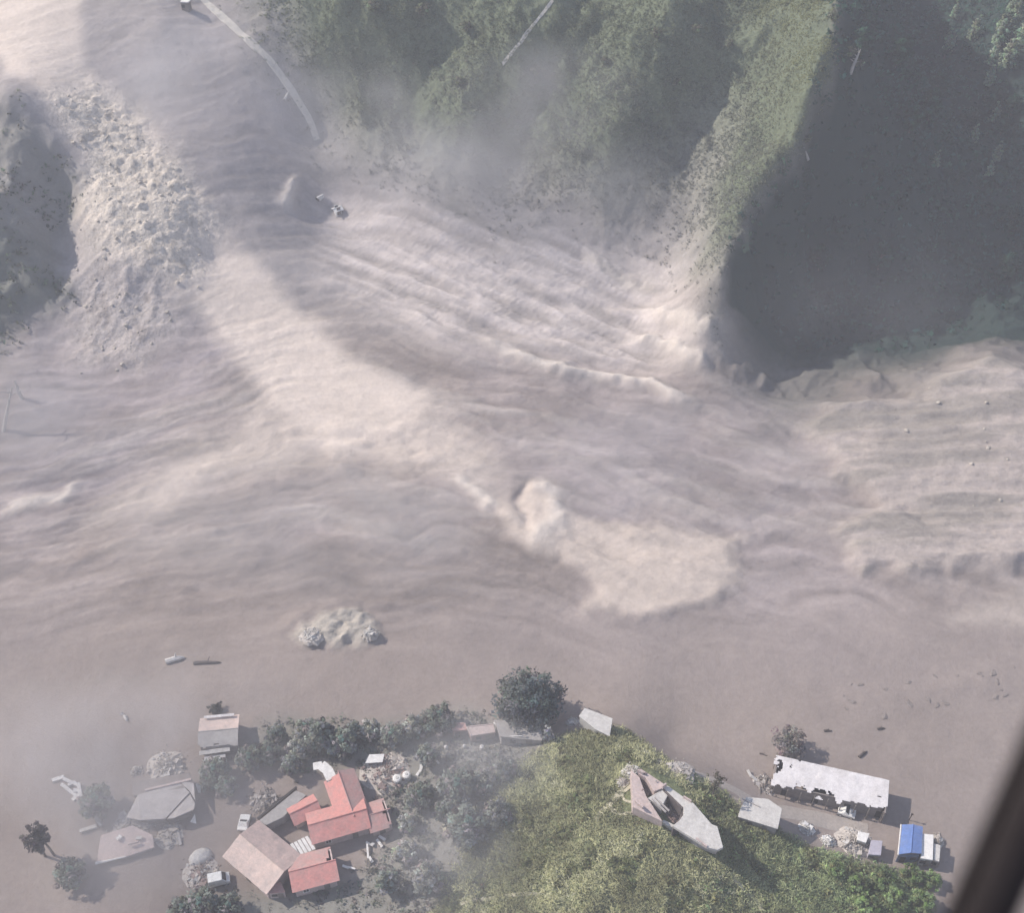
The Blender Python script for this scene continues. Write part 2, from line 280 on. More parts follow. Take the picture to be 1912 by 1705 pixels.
# ------------------------------------------------------------------ materials
MATS = {}
def nodes_of(m):
    m.use_nodes = True; nt = m.node_tree; return nt, nt.nodes, nt.links, nt.nodes["Principled BSDF"]
def pmat(name, col, col2=None, scale=1.5, rough=0.85, dirt=0.35, dirtcol=(.27, .245, .245), bump=0.25, bscale=6.0, wave=None, metallic=0.0):
    """base colour broken by two noises, patches of settled dust, and a bump"""
    if name in MATS: return MATS[name]
    m = bpy.data.materials.new(name); nt, n, l, b = nodes_of(m)
    tc = n.new("ShaderNodeTexCoord")
    n1 = n.new("ShaderNodeTexNoise"); n1.inputs["Scale"].default_value = scale; n1.inputs["Detail"].default_value = 6; n1.inputs["Roughness"].default_value = .65
    l.new(tc.outputs["Object"], n1.inputs["Vector"])
    r1 = n.new("ShaderNodeValToRGB"); r1.color_ramp.elements[0].position = .32; r1.color_ramp.elements[1].position = .68
    c2 = col2 or tuple(c*.68 for c in col)
    r1.color_ramp.elements[0].color = (*c2, 1); r1.color_ramp.elements[1].color = (*col, 1); l.new(n1.outputs["Fac"], r1.inputs["Fac"])
    n2 = n.new("ShaderNodeTexNoise"); n2.inputs["Scale"].default_value = .45; n2.inputs["Detail"].default_value = 8; n2.inputs["Roughness"].default_value = .7
    l.new(tc.outputs["Object"], n2.inputs["Vector"])
    r2 = n.new("ShaderNodeMapRange"); r2.inputs["From Min"].default_value = .42; r2.inputs["From Max"].default_value = .68; r2.inputs["To Max"].default_value = dirt
    l.new(n2.outputs["Fac"], r2.inputs["Value"])
    mx = n.new("ShaderNodeMix"); mx.data_type = 'RGBA'; l.new(r2.outputs[0], mx.inputs["Factor"]); l.new(r1.outputs["Color"], mx.inputs["A"]); mx.inputs["B"].default_value = (*dirtcol, 1)
    n4 = n.new("ShaderNodeTexNoise"); n4.inputs["Scale"].default_value = 2.3; n4.inputs["Detail"].default_value = 10; n4.inputs["Roughness"].default_value = .8; l.new(tc.outputs["Object"], n4.inputs["Vector"])
    r4 = n.new("ShaderNodeMapRange"); r4.inputs["From Min"].default_value = .3; r4.inputs["From Max"].default_value = .62; r4.inputs["To Min"].default_value = .76; r4.inputs["To Max"].default_value = 1.08; l.new(n4.outputs["Fac"], r4.inputs["Value"])
    sc_ = n.new("ShaderNodeVectorMath"); sc_.operation = 'SCALE'; l.new(mx.outputs["Result"], sc_.inputs[0]); l.new(r4.outputs[0], sc_.inputs["Scale"])
    l.new(sc_.outputs[0], b.inputs["Base Color"])
    b.inputs["Roughness"].default_value = rough; b.inputs["Metallic"].default_value = metallic
    n3 = n.new("ShaderNodeTexNoise"); n3.inputs["Scale"].default_value = bscale; n3.inputs["Detail"].default_value = 5; l.new(tc.outputs["Object"], n3.inputs["Vector"])
    bp = n.new("ShaderNodeBump"); bp.inputs["Strength"].default_value = bump; bp.inputs["Distance"].default_value = .12; l.new(n3.outputs["Fac"], bp.inputs["Height"])
    if wave:
        wv = n.new("ShaderNodeTexWave"); wv.bands_direction = wave[0]; wv.inputs["Scale"].default_value = wave[1]; wv.inputs["Distortion"].default_value = .3
        l.new(tc.outputs["Object"], wv.inputs["Vector"])
        b2 = n.new("ShaderNodeBump"); b2.inputs["Strength"].default_value = .6; b2.inputs["Distance"].default_value = .06; l.new(wv.outputs["Fac"], b2.inputs["Height"]); l.new(bp.outputs["Normal"], b2.inputs["Normal"]); bp = b2
    l.new(bp.outputs["Normal"], b.inputs["Normal"])
    MATS[name] = m; return m
def leafmat(name, rough=.7, trans=.4):
    """leaf colour from the per-vertex tint of each clump"""
    if name in MATS: return MATS[name]
    m = bpy.data.materials.new(name); nt, n, l, b = nodes_of(m)
    at = n.new("ShaderNodeAttribute"); at.attribute_name = "tint"
    oi = n.new("ShaderNodeObjectInfo"); hs = n.new("ShaderNodeHueSaturation")
    mr = n.new("ShaderNodeMapRange"); mr.inputs["To Min"].default_value = .8; mr.inputs["To Max"].default_value = 1.2; l.new(oi.outputs["Random"], mr.inputs["Value"])
    l.new(mr.outputs[0], hs.inputs["Value"]); l.new(at.outputs["Color"], hs.inputs["Color"])
    l.new(hs.outputs["Color"], b.inputs["Base Color"]); b.inputs["Roughness"].default_value = rough
    b.inputs["Specular IOR Level"].default_value = .2
    tr = n.new("ShaderNodeBsdfTranslucent"); l.new(hs.outputs["Color"], tr.inputs["Color"])
    ms = n.new("ShaderNodeMixShader"); ms.inputs[0].default_value = trans
    l.new(b.outputs[0], ms.inputs[1]); l.new(tr.outputs[0], ms.inputs[2]); l.new(ms.outputs[0], n["Material Output"].inputs["Surface"])
    MATS[name] = m; return m
def terrain_mat():
    m = bpy.data.materials.new("terrain"); nt, n, l, b = nodes_of(m)
    at = n.new("ShaderNodeAttribute"); at.attribute_name = "albedo"
    gr = n.new("ShaderNodeAttribute"); gr.attribute_name = "grain"
    tc = n.new("ShaderNodeTexCoord")
    n1 = n.new("ShaderNodeTexNoise"); n1.inputs["Scale"].default_value = 1.1; n1.inputs["Detail"].default_value = 9; n1.inputs["Roughness"].default_value = .72
    l.new(tc.outputs["Object"], n1.inputs["Vector"])
    mr = n.new("ShaderNodeMapRange"); mr.inputs["From Min"].default_value = .3; mr.inputs["From Max"].default_value = .7; mr.inputs["To Min"].default_value = -1; mr.inputs["To Max"].default_value = 1
    l.new(n1.outputs["Fac"], mr.inputs["Value"])
    mu = n.new("ShaderNodeMath"); mu.operation = 'MULTIPLY'; l.new(mr.outputs[0], mu.inputs[0]); l.new(gr.outputs["Fac"], mu.inputs[1])
    ad = n.new("ShaderNodeMath"); ad.operation = 'ADD'; ad.inputs[1].default_value = 1.0; l.new(mu.outputs[0], ad.inputs[0])
    vm = n.new("ShaderNodeVectorMath"); vm.operation = 'SCALE'; l.new(at.outputs["Color"], vm.inputs[0]); l.new(ad.outputs[0], vm.inputs["Scale"])
    l.new(vm.outputs[0], b.inputs["Base Color"]); b.inputs["Roughness"].default_value = .92; b.inputs["Specular IOR Level"].default_value = .15
    n2 = n.new("ShaderNodeTexNoise"); n2.inputs["Scale"].default_value = 1.6; n2.inputs["Detail"].default_value = 8; n2.inputs["Roughness"].default_value = .62; l.new(tc.outputs["Object"], n2.inputs["Vector"])
    m2 = n.new("ShaderNodeMath"); m2.operation = 'MULTIPLY'; m2.inputs[1].default_value = 2.2; l.new(gr.outputs["Fac"], m2.inputs[0])
    bp = n.new("ShaderNodeBump"); bp.inputs["Distance"].default_value = .5; l.new(n2.outputs["Fac"], bp.inputs["Height"]); l.new(m2.outputs[0], bp.inputs["Strength"])
    l.new(bp.outputs["Normal"], b.inputs["Normal"])
    return m
TERRAIN = terrain_mat()

# ------------------------------------------------------------------ terrain: one sheet out to the horizon, split into its named pieces
def axis(lo, hi, a, b, step):
    core = np.arange(a, b+1e-6, step); out = []; s = step; v = b
    while v < hi: s *= 1.17; v += s; out.append(v)
    left = []; s = step; v = a
    while v > lo: s *= 1.17; v -= s; left.append(v)
    return np.array(left[::-1] + list(core) + out)
gx = axis(-1800, 1800, -128, 168, .5); gy = axis(-1500, 2600, 72, 335, .5)
GX, GY = np.meshgrid(gx, gy); shp = GX.shape
MK = masks(GX, GY); GZ = height(GX, GY, MK)
def mixc(c, col, m): return c*(1-m[..., None]) + np.array(col)*m[..., None]
SHADEFOOT = [(45.85,213.76),(85.3,240.24),(75.5,197.87),(67.53,193.09),(61.52,189.07),(56.17,191.27),(51.36,199.32),(46.88,204.67)]  # outline of the ridge's shadow at the valley foot, painted into the albedo
n_lo = fbm(GX/22, GY/14, 51, 4); n_mid = fbm(GX/7, GY/4, 52, 4); n_fl = flow(GX, GY); n_ff = fineflow(GX, GY); n_big = fbm(GX/45, GY/45, 53, 3)
ALB = np.zeros(shp+(3,)) + np.array((.268, .229, .213))
ALB *= (1 + .10*n_lo + .07*n_mid)[..., None]
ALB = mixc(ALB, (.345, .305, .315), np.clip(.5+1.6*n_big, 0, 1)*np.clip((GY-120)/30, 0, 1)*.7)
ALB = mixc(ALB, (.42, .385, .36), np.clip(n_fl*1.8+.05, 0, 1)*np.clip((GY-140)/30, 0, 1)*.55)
wet = np.clip((GY-128)/20, 0, 1)
ALB *= (1 + wet*(.24*n_ff + .11*fbm(GX/5.5, GY/3.2, 63, 4)))[..., None]
ALB = mixc(ALB, (.215, .19, .185), wet*np.clip(fbm(GX/26, GY/9, 64, 4)*2.4-.35, 0, 1)*.55)
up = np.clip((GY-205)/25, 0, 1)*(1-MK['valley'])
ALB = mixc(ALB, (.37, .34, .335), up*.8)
dust = np.clip(.5+1.3*fbm(GX/24, GY/24, 54, 4), 0, 1)
ALB = mixc(ALB, (.44, .385, .35), polymask(GX, GY, [(83.58,138.98),(91.48,144.37),(98.46,147.16),(190,150),(190,135),(96.33,138.54)], 3, 2, 6, 81)*.8)
for k, c, a in (('mid', (.44, .395, .375), .8), ('fan', (.53, .465, .42), .85), ('chute', (.64, .56, .50), .95), ('toe', (.50, .435, .39), .95), ('bank', (.42, .37, .345), .8), ('mound', (.46, .43, .38), .7)):
    ALB = mixc(ALB, c, MK[k]*a)
ALB = mixc(ALB, (.27, .245, .225), MK['bank']*np.clip(fbm(GX/30, GY/3.4, 65, 4)*3.2+.05, 0, 1)*.85)
ALB *= (1 + wet*(1-MK['valley'])*(.14*n_ff+.05*fbm(GX/2.5, GY/1.8, 68, 4)))[..., None]
ALB = mixc(ALB, (.62, .56, .49), MK['rib']*.9); ALB = mixc(ALB, (.30, .27, .24), MK['rib']*np.clip(fbm(GX/2.5, GY/2.5, 55, 4)*2.6-.55, 0, 1)*.7)
ALB *= (1 + MK['mid']*.55*np.clip(ridged((GX-GY*.9)/22, (GY+GX*.45)/2.8, 50, 4), -.7, .9))[..., None]
ALB = mixc(ALB, (.48, .44, .42), MK['patch']*.6); ALB = mixc(ALB, (.26, .23, .22), MK['patch']*np.clip(fbm(GX/2.5, GY/2.5, 56, 4)*2.6-.4, 0, 1)*.7)
for line, a, wd in STREAKS:
    if a > .5:
        d_, t_ = linedist(GX + 1.5*fbm(GX/7, GY/7, 46, 3), GY + 1.5*fbm(GX/7+9, GY/7, 47, 3), line)
        ALB = mixc(ALB, (.62, .56, .51), .85*np.exp(-(d_/(wd*1.2))**2)*np.clip(np.minimum(t_, 1-t_)*6, 0, 1))
# how much plant cover, and how much of it the dust has greyed
lowdust = np.clip((GZ-11)/32, 0, 1)
COVER = np.clip(MK['slope']*(.25+1.1*lowdust) + .35*MK['slope']*n_big, 0, 1)
COVER = np.maximum(COVER, MK['slope']*polymask(GX, GY, [(59.92,277.88,44), (90,285), (88,262), (76,240), (62,224), (48,207), (42.11,213.17), (40.62,224.09), (44.28,241.26), (50.37,259.44)], 5, 3, 9, 57))
ALB = mixc(ALB, (.105, .135, .08), COVER*.9)
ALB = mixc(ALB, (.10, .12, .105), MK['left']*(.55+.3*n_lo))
ALB = mixc(ALB, (.026, .044, .041), np.maximum(np.where(GY < 214, polymask(GX, GY, VALLEY, 11, 4, 9, 14)*np.clip((GY-188)/28, .4, 1), MK['valley']), polymask(GX, GY, SHADEFOOT, 12, 3, 10, 66)*.6))  # dark forest floor, plus the ridge's shadow painted on over its foot
ALB = mixc(ALB, (.17, .20, .105), MK['hill']*.95); ALB = mixc(ALB, (.13, .135, .07), MK['hill']*np.clip(fbm(GX/3, GY/3, 58, 4)*2, 0, 1)*.7)
ALB = mixc(ALB, (.22, .225, .205), MK['garden']*.75)
outer = np.clip((np.hypot(GX, GY-190)-220)/80, 0, 1)
ALB = mixc(ALB, (.11, .125, .08), outer*np.clip((GZ-20)/30, 0, 1))
GRAIN = np.clip(.10 + .30*MK['rib'] + .22*MK['patch'] + .3*MK['hill'] + .2*COVER + .12*MK['mound'] + .05*MK['bank'], 0, .5)
GRAIN = np.maximum(GRAIN, .09*wet*(1-MK['valley'])*(1-.4*MK['chute']))
# grid normals, shared by the pieces so that no seam shows
dzx = np.gradient(GZ, gx, axis=1); dzy = np.gradient(GZ, gy, axis=0)
NRM = np.stack([-dzx, -dzy, np.ones_like(GZ)], -1); NRM /= np.linalg.norm(NRM, axis=-1, keepdims=True)
land = np.maximum.reduce([MK['chute'], MK['rib'], MK['patch']])
hillside = np.clip(np.clip((GY-212)/12, 0, 1) + MK['slope'] + MK['left'], 0, 1)
score = np.stack([np.full(shp, .45), hillside*.9, land*1.2, MK['valley']*1.3, MK['hill']*1.4])
which = score.argmax(0)[:-1, :-1]
ii = np.arange(shp[0]*shp[1]).reshape(shp)
Q = np.stack([ii[:-1, :-1], ii[:-1, 1:], ii[1:, 1:], ii[1:, :-1]], -1)
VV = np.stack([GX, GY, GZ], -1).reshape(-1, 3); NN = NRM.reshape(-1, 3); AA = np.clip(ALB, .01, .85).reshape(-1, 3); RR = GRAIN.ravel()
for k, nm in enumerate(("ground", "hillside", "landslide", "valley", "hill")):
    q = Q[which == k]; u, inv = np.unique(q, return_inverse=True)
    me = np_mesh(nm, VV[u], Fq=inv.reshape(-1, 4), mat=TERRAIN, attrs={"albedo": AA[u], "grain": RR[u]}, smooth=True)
    me.normals_split_custom_set_from_vertices(NN[u].astype(np.float32))
    tag(link(bpy.data.objects.new(nm, me)), {"ground": "smooth grey mauve mud plain covering the valley floor", "hillside": "dusty slopes rising behind the mud plain", "landslide": "pale bare landslide chute of rock and earth",
        "valley": "dark shaded forest floor behind the steep ridge", "hill": "low hill under the yellow green grass"}[nm], kind="structure")

# ------------------------------------------------------------------ haze: even dusty air round everything
hz_m = bpy.data.materials.new("haze"); nt, n, l, b = nodes_of(hz_m); n.remove(b)
pv = n.new("ShaderNodeVolumePrincipled"); pv.inputs["Color"].default_value = (.86, .89, .98, 1); pv.inputs["Density"].default_value = HAZE_D; pv.inputs["Anisotropy"].default_value = .1
l.new(pv.outputs[0], n["Material Output"].inputs["Volume"])
zl, zh = float(GZ.min())-1, max(float(GZ.max())+15, CAM_H+12)
hb = MB().box((0, 550, (zl+zh)/2), (3900, 4400, zh-zl)); haze = hb.build("haze", hz_m); tag(haze, "pale dusty haze hanging over the whole valley", kind="stuff")

DUST_D = .034
DUSTS = [((-3.27,250.97,28.46), (48, 24, 15), "soft dust veil over the foot of the green spurs", 1.8), ((-40.56,266.02,35.28), (34, 26, 15), "soft dust veil beside the dirt road", 1.5), ((-105.63,188.43,9.92), (26, 24, 12), "dust drifting at the left edge", 1.3),
 ((-65.56,109.21,5.93), (44, 24, 10), "thin dust over the far side of the village", 2.0), ((-13.67,101.54,7.03), (30, 22, 10), "thin dust over the village gardens", 2.2), ((-41.6,160.3,7.75), (62, 24, 10), "thin dust over the mud fan", 1.0),
 ((69.27,222.75,11.26), (60, 42, 24), "thin dust filling the foot of the shaded valley", .16), ((-5.51,88.91,8.28), (20, 16, 9), "dust drifting against the hill", 1.6), ((-66.79,94.19,4.96), (34, 18, 9), "dust among the broken houses", 1.8), ((6.85,265.76,39.78), (30, 20, 13), "dust in the ravine between the spurs", 1.3), ((31.11,175.84,8.34), (40, 22, 10), "thin dust over the middle of the mud plain", 1.0), ((-78.27,264.55,44.38), (30, 26, 14), "dust over the slope above the chute", 1.0)]
# thicker dust hanging low in soft clouds
dm = bpy.data.materials.new("dust"); nt, n, l, b = nodes_of(dm); n.remove(b)
pv = n.new("ShaderNodeVolumePrincipled"); pv.inputs["Color"].default_value = (.90, .90, .95, 1); pv.inputs["Anisotropy"].default_value = .1
tc = n.new("ShaderNodeTexCoord"); ln = n.new("ShaderNodeVectorMath"); ln.operation = 'LENGTH'; l.new(tc.outputs["Object"], ln.inputs[0])
mr = n.new("ShaderNodeMapRange"); mr.interpolation_type = 'SMOOTHSTEP'; mr.inputs["From Min"].default_value = 1.0; mr.inputs["From Max"].default_value = .15; l.new(ln.outputs["Value"], mr.inputs["Value"])
ge = n.new("ShaderNodeNewGeometry"); nz = n.new("ShaderNodeTexNoise"); nz.inputs["Scale"].default_value = .045; nz.inputs["Detail"].default_value = 3; l.new(ge.outputs["Position"], nz.inputs["Vector"])
m3 = n.new("ShaderNodeMapRange"); m3.inputs["From Min"].default_value = .38; m3.inputs["From Max"].default_value = .66; l.new(nz.outputs["Fac"], m3.inputs["Value"])
mu = n.new("ShaderNodeMath"); mu.operation = 'MULTIPLY'; l.new(mr.outputs[0], mu.inputs[0]); l.new(m3.outputs[0], mu.inputs[1])
m4 = n.new("ShaderNodeMath"); m4.operation = 'MULTIPLY'; m4.inputs[1].default_value = DUST_D; l.new(mu.outputs[0], m4.inputs[0]); oi = n.new("ShaderNodeObjectInfo"); m5 = n.new("ShaderNodeMath"); m5.operation = 'MULTIPLY'; l.new(m4.outputs[0], m5.inputs[0]); l.new(oi.outputs["Color"], m5.inputs[1]); l.new(m5.outputs[0], pv.inputs["Density"])
l.new(pv.outputs[0], n["Material Output"].inputs["Volume"])
sv = []; sf = []
for j in range(13):
    for i in range(20): sv.append((math.sin(math.pi*j/12)*math.cos(2*math.pi*i/20), math.sin(math.pi*j/12)*math.sin(2*math.pi*i/20), math.cos(math.pi*j/12)))
for j in range(12):
    for i in range(20): sf.append((j*20+i, (j+1)*20+i, (j+1)*20+(i+1) % 20, j*20+(i+1) % 20))
pm = bpy.data.meshes.new("dust_cloud"); pm.from_pydata(sv, [], sf); pm.materials.append(dm); pm.update()
for (p, r, lab, dd) in DUSTS:
    o = link(bpy.data.objects.new("dust_cloud", pm)); o.location = p; o.scale = r; o.color = (dd, dd, dd, 1); tag(o, lab, kind="stuff")

# ------------------------------------------------------------------ plant cover
def grid_at(a, x, y):
    return a[np.clip(np.searchsorted(gy, y), 0, shp[0]-1), np.clip(np.searchsorted(gx, x), 0, shp[1]-1)]
def ground_z(x, y):
    i = np.clip(np.searchsorted(gx, x)-1, 0, shp[1]-2); j = np.clip(np.searchsorted(gy, y)-1, 0, shp[0]-2)
    fx = (x-gx[i])/(gx[i+1]-gx[i]); fy = (y-gy[j])/(gy[j+1]-gy[j])
    return (GZ[j, i]*(1-fx)+GZ[j, i+1]*fx)*(1-fy) + (GZ[j+1, i]*(1-fx)+GZ[j+1, i+1]*fx)*fy
def hz(x, y): return float(ground_z(np.array([x]), np.array([y]))[0])
def scatter(n, box, weight):
    x = rng.uniform(box[0], box[1], n); y = rng.uniform(box[2], box[3], n)
    k = rng.random(n) < grid_at(weight, x, y); return x[k], y[k]
def jitter_tint(col, n, var=.25, hue=.08):
    c = np.asarray(col, float)*(1+rng.normal(0, var, (n, 1)).clip(-.6, .9)); return np.clip(c*(1+rng.normal(0, hue, (n, 3))), .008, .7)
def blades(x, y, z, length, width, per, tint):
    """upright tufts: per thin triangles each"""
    n = len(x); X = np.repeat(x, per); Y = np.repeat(y, per); Z = np.repeat(z, per); L = np.repeat(length, per)*rng.uniform(.6, 1.2, n*per)
    th = rng.uniform(0, 2*np.pi, n*per); le = rng.uniform(.25, 1.0, n*per); w = width*rng.uniform(.6, 1.3, n*per)
    ox = rng.normal(0, .22, n*per); oy = rng.normal(0, .22, n*per)
    base = np.stack([X+ox, Y+oy, Z-.05], -1); side = np.stack([-np.sin(th), np.cos(th), 0*th], -1)*w[:, None]
    tip = base + np.stack([np.cos(th)*le*L, np.sin(th)*le*L, L*np.sqrt(1-.6*le*le)], -1)
    nz = np.cross(2*side, tip-base+side); fl = np.where(nz[:, 2:3] < 0, -1.0, 1.0); side = side*fl
    V = np.stack([base-side, base+side, tip], 1).reshape(-1, 3)
    T = np.repeat(np.repeat(tint, per, 0), 3, 0); nv = rng.normal(0, .45, (n*per, 3))+np.array([0, 0, 1]); nv /= np.linalg.norm(nv, axis=1, keepdims=True); return V, np.arange(len(V)).reshape(-1, 3), T, np.repeat(nv, 3, 0)
def leafquads(c, size, tint, flat=.0, out=None):
    """one small bent leaf-spray quad at each centre"""
    n = len(c); a = rng.normal(0, 1, (n, 3)); a[:, 2] *= (1-flat); a /= np.linalg.norm(a, axis=1, keepdims=True)
    b = rng.normal(0, 1, (n, 3)); b -= a*(a*b).sum(1, keepdims=True); b /= np.linalg.norm(b, axis=1, keepdims=True)
    fl = np.sign((np.cross(b, a)*(out*.3 + np.array([0, -.35, 1]))).sum(1, keepdims=True)); fl[fl == 0] = 1; b *= fl
    s = np.asarray(size)[:, None]*rng.uniform(.6, 1.4, (n, 1)); w = s*rng.uniform(.4, .8, (n, 1))
    V = np.stack([c-a*s, c+b*w-a*s*.1, c+a*s, c-b*w+a*s*.1], 1).reshape(-1, 3)
    nv = out*.6 + np.cross(b, a)*.5 + np.array([0, 0, .55]); nv /= np.linalg.norm(nv, axis=1, keepdims=True)
    return V, np.arange(len(V)).reshape(-1, 4), np.repeat(tint, 4, 0), np.repeat(nv, 4, 0)
def bushes(x, y, z, r, per, leaf, col, var=.3, squash=.7):
    n = len(x); d = rng.normal(0, 1, (n*per, 3)); d /= np.linalg.norm(d, axis=1, keepdims=True); d[:, 2] = np.abs(d[:, 2])
    rr = np.repeat(r, per)*rng.uniform(.55, 1.05, n*per)
    c = np.stack([np.repeat(x, per), np.repeat(y, per), np.repeat(z, per)], -1) + d*rr[:, None]*np.array([1, 1, squash])
    t = np.repeat(jitter_tint(col, n, var), per, 0)*(1+rng.normal(0, .12, (n*per, 1)))
    return leafquads(c, np.full(n*per, leaf)*np.repeat(np.clip(r, .5, 2), per)**.5, np.clip(t, .008, .7), out=d)
LEAF = leafmat("foliage"); GRASSM = leafmat("grass", .8, .3)
def stuff(name, label, parts, mat):
    V = []; Fq = []; T = []; b = 0; Ft = []; NV = []
    for v, f, t, nv in parts:
        (Fq if f.shape[1] == 4 else Ft).append(f+b); V.append(v); T.append(t); NV.append(nv); b += len(v)
    me = np_mesh(name, np.concatenate(V), np.concatenate(Fq) if Fq else None, np.concatenate(Ft) if Ft else None, mat, {"tint": np.concatenate(T)}, nrm=np.concatenate(NV))
    return tag(link(bpy.data.objects.new(name, me)), label, kind="stuff")

RUIN_POLY = [(18.07,100.53),(21.37,104.05),(26.71,102.77),(32.85,92.42),(32.86,88.88),(29.35,88.34),(22.52,92.53),(17.76,96.07)]
noruin = 1-polymask(GX, GY, RUIN_POLY, .8, .1, 5, 90)
# hillock: yellow-green grass, greener to the right, with darker scrub in the hollows
x, y = scatter(90000, (-20, 82, 72, 126), MK['hill']*noruin)
green = np.clip((x-28)/30, 0, 1)[:, None]; patch = np.clip(.5+1.5*fbm(x/6, y/6, 91, 4), 0, 1)[:, None]
gt = np.array((.47, .48, .29))*(1-green)+np.array((.31, .40, .21))*green
gt = gt*(.55+.65*patch)*(1+rng.normal(0, .18, (len(x), 1)))
hol = fbm(x/3.0, y/3.0, 58, 4) > .28
k = ~hol
p1 = blades(x[k], y[k], ground_z(x[k], y[k]), rng.uniform(.35, .85, k.sum()), .10, 4, np.clip(gt[k], .02, .6))
stuff("grass", "yellow green grass covering the low hill", [p1], GRASSM)
k2 = hol & (rng.random(len(x)) < .16)
b1 = bushes(x[k2], y[k2], ground_z(x[k2], y[k2]), rng.uniform(.35, .9, k2.sum()), 12, .24, (.19, .205, .11))
x, y = scatter(2600, (28, 82, 72, 105), MK['hill']*noruin*.5)
b2 = bushes(x, y, ground_z(x, y), rng.uniform(.4, 1.1, len(x)), 14, .26, (.30, .36, .18), .3)
stuff("hill_undergrowth", "dark green scrub in the hollows of the grassy hill", [b1, b2], LEAF)
# dusty garden plants between the village houses, haze also painted into their grey
x, y = scatter(9000, (-75, 10, 72, 132), MK['garden']*np.clip(.45+1.4*fbm(GX/5, GY/5, 92, 4), 0, 1))
b3 = bushes(x, y, ground_z(x, y), rng.uniform(.3, 1.0, len(x)), 12, .25, (.235, .245, .225), .22)
x, y = scatter(9000, (-75, 10, 72, 132), MK['garden']*.8)
p2 = blades(x, y, ground_z(x, y), rng.uniform(.25, .6, len(x)), .09, 3, jitter_tint((.27, .275, .24), len(x)))
stuff("garden_undergrowth", "dust greyed shrubs and weeds among the village houses", [b3, p2], LEAF)
# hillside scrub, greyer lower down by dust and by haze painted in
x, y = scatter(150000, (-125, 90, 205, 345), np.clip(COVER**1.5*1.2, 0, 1)*np.clip(.7+1.2*fbm(GX/7, GY/7, 93, 4), 0, 1))
gz_ = ground_z(x, y); clean = np.clip((gz_-20)/30, 0, 1)[:, None]
rr = rng.uniform(.25, .9, len(x))*(.6+.7*vnoise(x/9, y/9, 94)); per = 12
b4 = bushes(x, y, gz_, rr, per, .21, (1, 1, 1), .22, .55)
colr = np.array((.32, .33, .31))*(1-clean)+(np.array((.24, .285, .185))+np.clip((x-52)/14, 0, 1)[:, None]*np.array((.06, .045, -.01)))*clean
b4 = (b4[0], b4[1], np.clip(b4[2]*np.repeat(colr, per*4, 0), .02, .6), b4[3])
stuff("hillside_undergrowth", "dusty green scrub covering the hillside spurs", [b4], LEAF)
x, y = scatter(5000, (-150, -80, 195, 330), MK['left']*np.clip(.4+1.6*fbm(GX/8, GY/8, 95, 4), 0, 1))
b5 = bushes(x, y, ground_z(x, y), rng.uniform(.4, 1.3, len(x)), 10, .33, (.15, .175, .14), .3)
stuff("gully_undergrowth", "dark green scrub on the shaded slope by the rock rib", [b5], LEAF)
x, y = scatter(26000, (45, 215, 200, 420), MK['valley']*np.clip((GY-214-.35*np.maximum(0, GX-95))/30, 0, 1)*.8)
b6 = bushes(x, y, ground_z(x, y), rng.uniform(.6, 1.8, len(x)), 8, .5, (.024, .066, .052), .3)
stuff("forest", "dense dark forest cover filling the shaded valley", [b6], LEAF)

# ------------------------------------------------------------------ trees
BARK = pmat("bark", (.13, .105, .09), scale=4, dirt=.5, bump=.5); PALEBARK = pmat("pale_bark", (.50, .48, .46), scale=3, dirt=.2)
def crown_mesh(name, R, H, nclump, per, leaf, col, shape='round', var=.28):
    c = []; n = 0
    while len(c) < nclump:
        p = rng.uniform(-1, 1, 3); p[2] = rng.uniform(0, 1)
        if shape == 'round': ok = p[0]**2+p[1]**2+((p[2]-.48)*2)**2 < 1
        elif shape == 'cone': ok = math.hypot(p[0], p[1]) < (1-p[2])**.8*.95+.05
        else: ok = math.hypot(p[0], p[1]) < math.sin(math.pi*min(1, p[2]*.9+.08))**.7
        if ok: c.append(p)
    c = np.array(c)*np.array([R, R, H])
    c[:, :2] += rng.normal(0, R*.08, (nclump, 2))
    cr = rng.uniform(.16, .34, nclump)*R if shape != 'cone' else rng.uniform(.14, .28, nclump)*R
    d = rng.normal(0, 1, (nclump*per, 3)); d /= np.linalg.norm(d, axis=1, keepdims=True)
    q = np.repeat(c, per, 0) + d*np.repeat(cr, per)[:, None]*rng.uniform(.5, 1.1, (nclump*per, 1))*np.array([1, 1, .8])
    t = np.repeat(jitter_tint(col, nclump, var), per, 0)*(1+rng.normal(0, .15, (nclump*per, 1)))
    cc = q-np.array([0, 0, H*.4]); cc /= np.linalg.norm(cc, axis=1, keepdims=True)+1e-6
    V, F, T, NV = leafquads(q, np.full(len(q), leaf), np.clip(t, .01, .7), out=d*.7+cc*.6)
    return np_mesh(name, V, Fq=F, mat=LEAF, attrs={"tint": T}, nrm=NV)
def trunk_builder(H, r, R, limbs=5, lean=0.0, twin=False):
    m = MB()
    for s in ((-1, 1) if twin else (0,)):
        top = Vector((s*R*.25+lean, 0, H)); base = Vector((s*R*.12+(R*.5 if s > 0 else 0), 0, -.4))
        m.tube([base, base.lerp(top, .35)+Vector((.08, .05, 0)), base.lerp(top, .7), top], [r, r*.75, r*.5, r*.22], 7)
    for i in range(limbs):
        a = i*2.4+random.random(); z = H*random.uniform(.45, .8); l = R*random.uniform(.5, .85)
        m.tube([(lean*z/H, 0, z), (math.cos(a)*l*.5+lean, math.sin(a)*l*.5, z+l*.35), (math.cos(a)*l+lean, math.sin(a)*l, z+l*.55)], [r*.42, r*.28, r*.1], 5)
    return m
TREEKIND = {}
